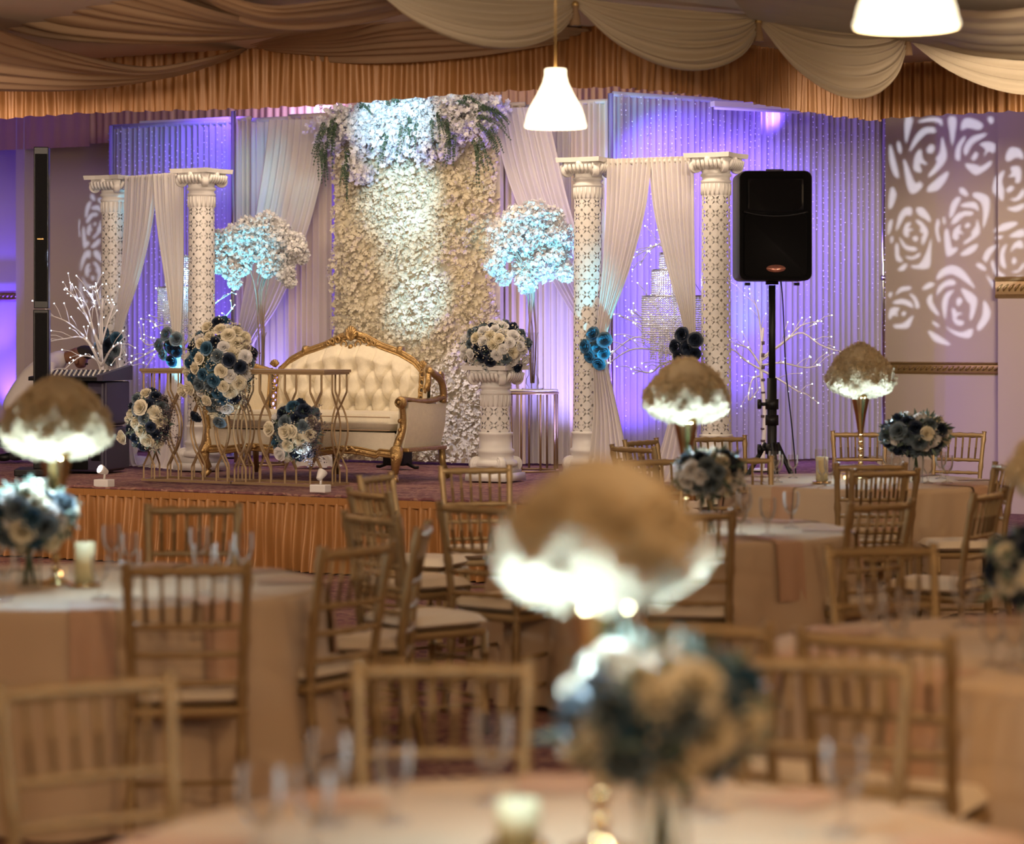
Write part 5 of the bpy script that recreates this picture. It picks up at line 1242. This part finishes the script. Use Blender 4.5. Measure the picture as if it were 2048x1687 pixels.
# napkins, goblets
gob = [(.0, .0), (.034, .0), (.034, .003), (.008, .010), (.0055, .03), (.012, .045), (.0055, .052), (.010, .060), (.030, .085), (.037, .115), (.0375, .15), (.0355, .168)]
gobi = [(.0345, .168), (.0355, .15), (.035, .115), (.028, .088), (.004, .066)]
gmesh = MB().lathe(gob, 20, caps=False).lathe(gobi, 20, caps=False).mesh('bowl', M_glass)
wmesh = MB().lathe([(0, .068), (.027, .088), (.033, .105), (0, .105)], 16, caps=False).mesh('water', M_water)
def setting(key, angs, gl_extra=(), napk=True, short=False):
    (x, y), R, wd = TB[key]; rd2 = random.Random(hash(key) % 1 + len(key)*7)
    for i, a in enumerate(angs):
        q = math.radians(a); d = Vector((math.cos(q), math.sin(q), 0)); s = Vector((-d.y, d.x, 0)); c = Vector((x, y, 0))
        if napk:
            w2 = .075; rows = []
            path = [(R-.24, .7615), (R-.12, .7615), (R-.03, .7615), (R+.004, .757), (R+.016, .744), (R+.024, .68), (R+.034, .60), (R+.040, .50)]
            for (r, z) in path: rows.append([c+d*r+s*(w2*u/3*1.0)+Vector((0, 0, z+.001*math.sin(u*1.4)))+d*(.008*math.cos(u*1.5) if z < .74 else 0) for u in range(-3, 4)])
            n = len(rows); mb = MB(); mb.grid(rows); mb.grid([[p+(-d*.006 if path[i2][1] < .75 else Vector((0, 0, -.003))) for p in r_][::-1] for i2, r_ in enumerate(rows)])
            mb.v = [tuple(Vector(v_)-c) for v_ in mb.v]; o = ob('napkin', mb, M_napkin, None, loc=tuple(c)); tag(o, 'blush folded napkin at the %s of the %s' % (side_of(a), wd), 'napkin', 'napkins of the '+wd)
        g = thing('goblet', 'clear stemmed water goblet at the %s of the %s' % (side_of(a), wd), 'glass', c+d*(R-.30)+s*.13+Vector((0, 0, .7585)), 0, 'goblets of the '+wd)
        put('bowl', gmesh, g); put('water', wmesh, g)
        if i % 2 == 0:
            g = thing('goblet', 'smaller empty wine glass at the %s of the %s' % (side_of(a), wd), 'glass', c+d*(R-.37)+s*.03+Vector((0, 0, .7585)), 0, 'goblets of the '+wd); put('bowl', gmesh, g, sc=.86)
setting('front', (50, 92, 132, 10, 172)); setting('left', (78, 40, -80, -50, 5, -125, 125)); setting('middle', (-57, -10, 35, 80, 125, 170, -140, -98)); setting('back', (-42, 5, 50, 95, 140, -175, -130, -88)); setting('right', (-128, -170, 145, 95, 50, -88))

def candle(key, dx, dy, label, r=.036, h=.16):
    (x, y), R, wd = TB[key]; t = thing('pillar_candle', label, 'candle', (x+dx, y+dy, .7585))
    ob('holder', MB().lathe([(0, 0), (.055, 0), (.06, .012), (.045, .014), (0, .014)], 20), M_trump, t); ob('wax', MB().lathe([(0, .015), (r, .015), (r, h), (r*.85, h), (0, h-.01)], 24), M_candle, t)
    ob('wick', MB().tube([(0, 0, h-.01), (0, 0, h+.012)], .0015, 4), M_black, t)
candle('front', -.10, .05, 'ivory pillar candle beside the stem of the largest flower dome', .038, .09); candle('left', .0, -.12, 'ivory pillar candle on the left table'); candle('back', -.27, -.30, 'ivory pillar candle on the far right table')
candle('middle', -.22, -.1, 'ivory pillar candle on the middle table')
def votive(key, dx, dy, label, col=None):
    (x, y), R, wd = TB[key]; t = thing('votive_light', label, 'candle', (x+dx, y+dy, .7585))
    ob('cup', MB().lathe([(.02, 0), (.028, .05), (.026, .05)], 14, caps=False), M_glass, t); ob('flame', MB().ball((0, 0, .03), .008, 8, 5, (1, 1, 1.5)), M_flame, t)
votive('left', -.12, .05, 'small lit votive at the foot of the left flower dome'); votive('back', -.12, -.2, 'small lit votive on the far right table'); votive('middle', -.3, .2, 'small lit votive on the middle table')
votive('front', .035, -.40, 'small lit votive at the bottom edge of the picture')

# ------------------------------------------------------------------ flower domes on trumpet vases
def dome(key, px, pyc, wpx, hpx, ybot, S, label, seed, e, dy=0):
    (x, y), R, wd = TB[key]; Y = F/S; X = (px-1024)/S; W_ = wpx/S/2; zb = EYE-(ybot-HOR)/S; H_ = hpx/S
    t = thing('flower_dome_vase', label, 'centrepiece', (X, Y, .7585), 0, 'white flower domes on gold trumpet vases'); z0 = zb-.7585+.03
    mb = MB(); mb.lathe([(0, 0), (.062, 0), (.064, .004), (.03, .014), (.014, .03), (.010, .05)], 24); ob('foot', mb, M_trump, t)
    zc = z0-.24; mb = MB(); z = .05; k = 0
    while z < zc: rr = .018 if k % 2 == 0 else .011; mb.ball((0, 0, z), rr, 10, 6, (1, 1, 1)); z += rr*1.5; k += 1
    ob('beaded_stem', mb, M_trump, t)
    ob('trumpet', MB().lathe([(.012, zc-.02), (.018, zc+.02), (.034, zc+.12), (.056, z0-.02), (.062, z0+.01), (.058, z0+.01), (.03, zc+.12)], 28, caps=False), M_trump, t)
    N = 12000; q = rng.uniform(0, 2*PI, N); c_ = rng.uniform(-1, 1, N); up = c_ > 0
    r_ = np.where(up, np.maximum(0, 1-np.abs(c_)**1.7)**.58, np.sqrt(np.maximum(0, 1-c_**2))**.8)
    lob = 1+.05*np.sin(5*q+seed)*np.cos(5*c_+seed)+.05*np.sin(8*q+2*seed+6*c_)+.035*np.sin(14*q-9*c_+seed)
    rad = W_*.95*r_*lob*rng.uniform(.90, 1.05, N); zz = z0+.085+np.where(up, c_*(H_-.115)*(1+.06*np.sin(3*q+seed)), c_*(.085+.02*np.sin(4*q+seed)))*rng.uniform(.93, 1.03, N)
    P = np.stack([rad*np.cos(q), rad*np.sin(q), zz], 1); ctr = np.array([0, 0, z0+.08]); Nn = P-ctr
    tag(put('babys_breath', blossoms('babys_breath', P, Nn, .0095, M_gyp, 4, .8, .8), t), kind='stuff')
    mb = MB(); G = []
    for i in range(9):
        a = i/8*PI/2; G.append([(W_*.84*math.cos(a)*math.cos(2*PI*k/24), W_*.84*math.cos(a)*math.sin(2*PI*k/24), z0+.03+(H_-.10)*math.sin(a)) for k in range(25)])
    ob('led_puck', MB().lathe([(0, z0-.006), (.036, z0-.006), (.036, z0+.0), (0, z0+.0)], 16), M_ledw, t)
    mb = MB(); mb.ball((0, 0, z0+.05+H_*.36), 1, 20, 10, (W_*.70, W_*.70, H_*.40)); ob('light_block', mb, M_gyp, t)  # unseen core added to block light from the dome's upper part
    for a, rr, zz in ((-PI/2-.25, 1.22, -.01), (-PI/2-.9, 1.22, -.02), (.25, 1.22, -.02)) if key == 'front' else ((-PI/2, 1.22, -.03), (-PI/2-.7, 1.22, -.03), (-PI/2+.7, 1.22, -.03)):
        point('dome_fill', (X+W_*rr*math.cos(a), Y+W_*rr*math.sin(a), .7585+z0+zz), e/3, ICE, .025)  # unseen lights added in the air outside the rim, brightening the lower front
dome('front', 1200, 1095, 415, 300, 1232, 1130, 'largest white flower dome, front centre, glowing from below', 1, 19)
dome('left', 112, 855, 218, 165, 925, 549, 'white flower dome at far left before the column speaker', 2, 18)
dome('middle', 1372, 795, 172, 132, 852, 432, 'white flower dome directly below the right arch drapes', 3, 16)
dome('back', 1721, 750, 136, 110, 800, 322, 'white flower dome farthest away, right of the loudspeaker', 4, 12)
dome('right', 2160, 940, 280, 200, 1030, 689, 'white flower dome mostly cut by the right edge', 5, 1)

def lowflowers(p, label, s, vh, kinds, spread=1.0, seed=1, leafy=1):
    t = bouquet(p, label, .13*s*spread, .11*s, 0.088*s, 26, kinds, .040*s, 120, 0, (), 0, name='low_flower_vase', core=M_leaf)
    ob('glass_cylinder', MB().lathe([(.0, -vh), (.042, -vh), (.042, -vh+.002), (.045, -.02), (.043, -.02)], 24, caps=False), M_vase, t)
    mb = MB(); rd2 = random.Random(seed)
    for k in range(9): a = rd2.random()*6; mb.tube([(.025*math.cos(a), .025*math.sin(a), -vh+.01), (-.02*math.cos(a), .02*math.sin(a), -.02)], .003, 5)
    tag(ob('stems', mb, M_leaf, t), kind='stuff')
    n = 70*leafy; v = rng.normal(0, 1, (n, 3)); v /= np.linalg.norm(v, axis=1)[:, None]; v = v[v[:, 2] > -.5]; b = v*[.12*s*spread, .10*s, .08*s]; e = b+v*.035*s+rng.normal(0, .015, v.shape)
    tag(put('leaf_sprays', leaves('leaf_sprays', b, e, .012, M_sage), t), kind='stuff'); return t
lowflowers(py(1325, 1425, F/1190), 'low vase of blue and white roses in front of the largest dome', 1.15, EYE-(1425-HOR)/1190-.7585, ['dusky', 'ivory', 'dusky', 'blue', 'ivory'], 1.0, 1)
lowflowers(py(58, 1035, F/560), 'low vase of ivory and blue roses at far left', 1.1, EYE-(1035-HOR)/560-.7585, ['ivory', 'blue', 'white', 'ivory', 'dusky'], 1.0, 2)
lowflowers(py(1418, 945, F/445), 'low vase of white and navy roses on the middle table', 1.05, EYE-(945-HOR)/445-.7585, ['white', 'navy', 'ivory', 'dusky', 'white'], 1.0, 3)
lowflowers(py(1832, 868, F/330), 'low vase of white roses and dark foliage on the far right table', 1.2, EYE-(868-HOR)/330-.7585, ['white', 'navy', 'dusky', 'ivory'], 1.25, 4, 3)
lowflowers(py(2078, 1140, F/720), 'low vase of ivory roses cut by the right edge', 1.0, EYE-(1140-HOR)/720-.7585, ['ivory', 'ivory', 'navy'], 1.0, 5)

# ================================================================== CHIAVARI CHAIRS
def bamboo(p, q, r, n=8, rings=(.25, .5, .75)):
    p = Vector(p); q = Vector(q); P = []; R_ = []; ts = [0]
    for t in rings: ts += [t-.014, t-.007, t+.007, t+.014]
    ts.append(1)
    for k, t in enumerate(ts): P.append(p.lerp(q, t)); j = (k-1) % 4; R_.append(r*(1.32 if 0 < k < len(ts)-1 and j in (1, 2) else 1))
    return MB().tube(P, R_, n)
def make_chair():
    o = thing('chiavari_chair', 'gold chiavari chair', 'chair')
    SZ = .445
    for s in (-1, 1):
        mb = MB(); pts = [(s*.185, -.235, 0), (s*.180, -.20, .22), (s*.178, -.185, .44), (s*.184, -.205, .66), (s*.195, -.25, .905), (s*.195, -.252, .92)]
        P = crv(pts, 34); R_ = [.0165]*34
        for k in (4, 9, 15, 20, 25, 30): R_[k] = .0215
        R_[-1] = .012; mb.tube(P, R_, 8); ob('back_post', mb, M_gold, o)
        ob('front_leg', bamboo((s*.190, .195, 0), (s*.190, .19, SZ-.02), .0165, 8, (.2, .5, .8)), M_gold, o)
        for z in (.13, .26): ob('side_stretcher', bamboo((s*.183, -.205, z), (s*.190, .193, z), .009, 6, (.5,)), M_gold, o)
    for z in (.15, .30): ob('front_stretcher', bamboo((-.19, .193, z), (.19, .193, z), .009, 6, (.33, .66)), M_gold, o)
    ob('rear_stretcher', bamboo((-.18, -.205, .20), (.18, -.205, .20), .009, 6, (.5,)), M_gold, o)
    def rail(z, y, w_, r, nm):
        P = [(x, y-.018*(1-(x/w_)**2), z) for x in np.linspace(-w_, w_, 13)]; R_ = [r*(1.3 if k in (3, 6, 9) else 1) for k in range(13)]; ob(nm, MB().tube(P, R_, 8), M_gold, o)
    rail(.898, -.248, .195, .0165, 'top_rail'); rail(.715, -.212, .186, .012, 'spindle_rail'); rail(.620, -.200, .182, .011, 'middle_rail'); rail(.525, -.190, .179, .010, 'lower_rail')
    for k in range(6):
        x = -.139+k*.0556; c = .018*(1-(x/.19)**2); ob('spindle', bamboo((x*.95, -.212-c, .715), (x, -.248-c, .898), .0078, 6, (.5,)), M_gold, o)
    mb = MB(); mb.box((0, 0, SZ-.018), (.40, .40, .034)); ob('seat_frame', mb, M_gold, o, False, .012)
    mb = cushion(-.195, .195, -.175, .205, SZ+.001, SZ+.048, 14, 14); ob('cushion', mb, M_cush, o); return o
CH = [  # x of the top rail centre, y of its top, facing (dx, dy), label, table
 (374, 1129, (-.12, 1), 'gold chair pushed to the near side of the left table, back to us'),
 (172, 1362, (.5, -.86), 'gold chair at lower left corner, only its blurred back in view'),
 (886, 1326, (0, -1), 'blurred gold chair at bottom centre facing us across the front table'),
 (1750, 1270, (.45, .88), 'gold chair with its back to us, tucked under the right edge table'),
 (1648, 1318, (-.34, -.94), 'blurred gold chair facing us at lower right, overlapping the chair with its back to us'),
 (714, 1092, (-.82, .57), 'gold chair turned towards the left table, nearest on its right side'),
 (738, 982, (.85, .52), 'gold chair seen obliquely in front of the stage skirt, left of the centre aisle'),
 (752, 950, (.93, -.37), 'gold chair farthest from us in the aisle group, turned right'),
 (742, 1030, (.80, .60), 'gold chair in the aisle between two oblique chairs, turned to the middle table'),
 (845, 1053, (-1, .06), 'gold chair seen edge on in the aisle before the stage skirt'),
 (951, 934, (.26, -.97), 'gold chair facing us against the stage skirt, left of the largest dome'),
 (950, 1010, (.60, .80), 'gold chair left of the middle table, its seat beside the largest dome'),
 (386, 1012, (.02, -1), 'gold chair behind the left table facing us, before the stage skirt'),
 (1742, 928, (-.02, 1), 'gold chair with its back to us at the near side of the far right table'),
 (1770, 940, (-.30, .95), 'gold chair just behind and right of the middle table, back to us'),
 (1762, 1005, (-.62, .78), 'gold chair at the right of the middle table, dark post nearest us'),
 (1762, 1094, (.20, -.98), 'gold chair facing us behind the right edge table'),
 (1438, 873, (.25, -.97), 'gold chair behind the far right table facing us, left of the loudspeaker stand'),
 (1718, 864, (-.05, -1), 'gold chair behind the far right table facing us, under the farthest dome'),
 (1918, 864, (-.5, -.86), 'gold chair behind the far right table facing us, near the right edge'),
 (1282, 880, (.8, -.6), 'gold chair left of the middle flower vase, farther one of an overlapping pair'),
 (1266, 893, (.75, .66), 'gold chair left of the middle flower vase, nearer one of an overlapping pair'),
 (1478, 915, (.1, -1), 'gold chair behind the middle table facing us, right of the low rose vase'),
 (1372, 1022, (.1, 1), 'gold chair with its back to us at the middle table, partly behind the largest dome'),
 (1975, 985, (-.86, .50), 'gold chair at right seen obliquely, turned left to the far right table'),
 (2010, 930, (-.95, -.1), 'gold chair at the right side of the far right table, cut by the edge'),
 (1300, 918, (.35, -.93), 'gold chair behind the middle table, half hidden by the largest dome'),
 (1400, 1245, (.5, .85), 'blurred gold chair right behind the low blue rose vase'),
]
proto = make_chair()
for i, (x, y, f, l) in enumerate(CH):
    o = proto if i == 0 else copy_tree(proto)
    S = (y-HOR)/.762; Y = F/S; X = (x-1024)/S; an = math.atan2(-f[0], f[1]); bk = Matrix.Rotation(an, 3, 'Z') @ Vector((0, -.25, 0))
    o.location = (X-bk.x, Y-bk.y, 0); o.rotation_euler = (0, 0, an); o['label'] = l; o['category'] = 'chair'; o['group'] = 'gold chiavari banquet chairs'
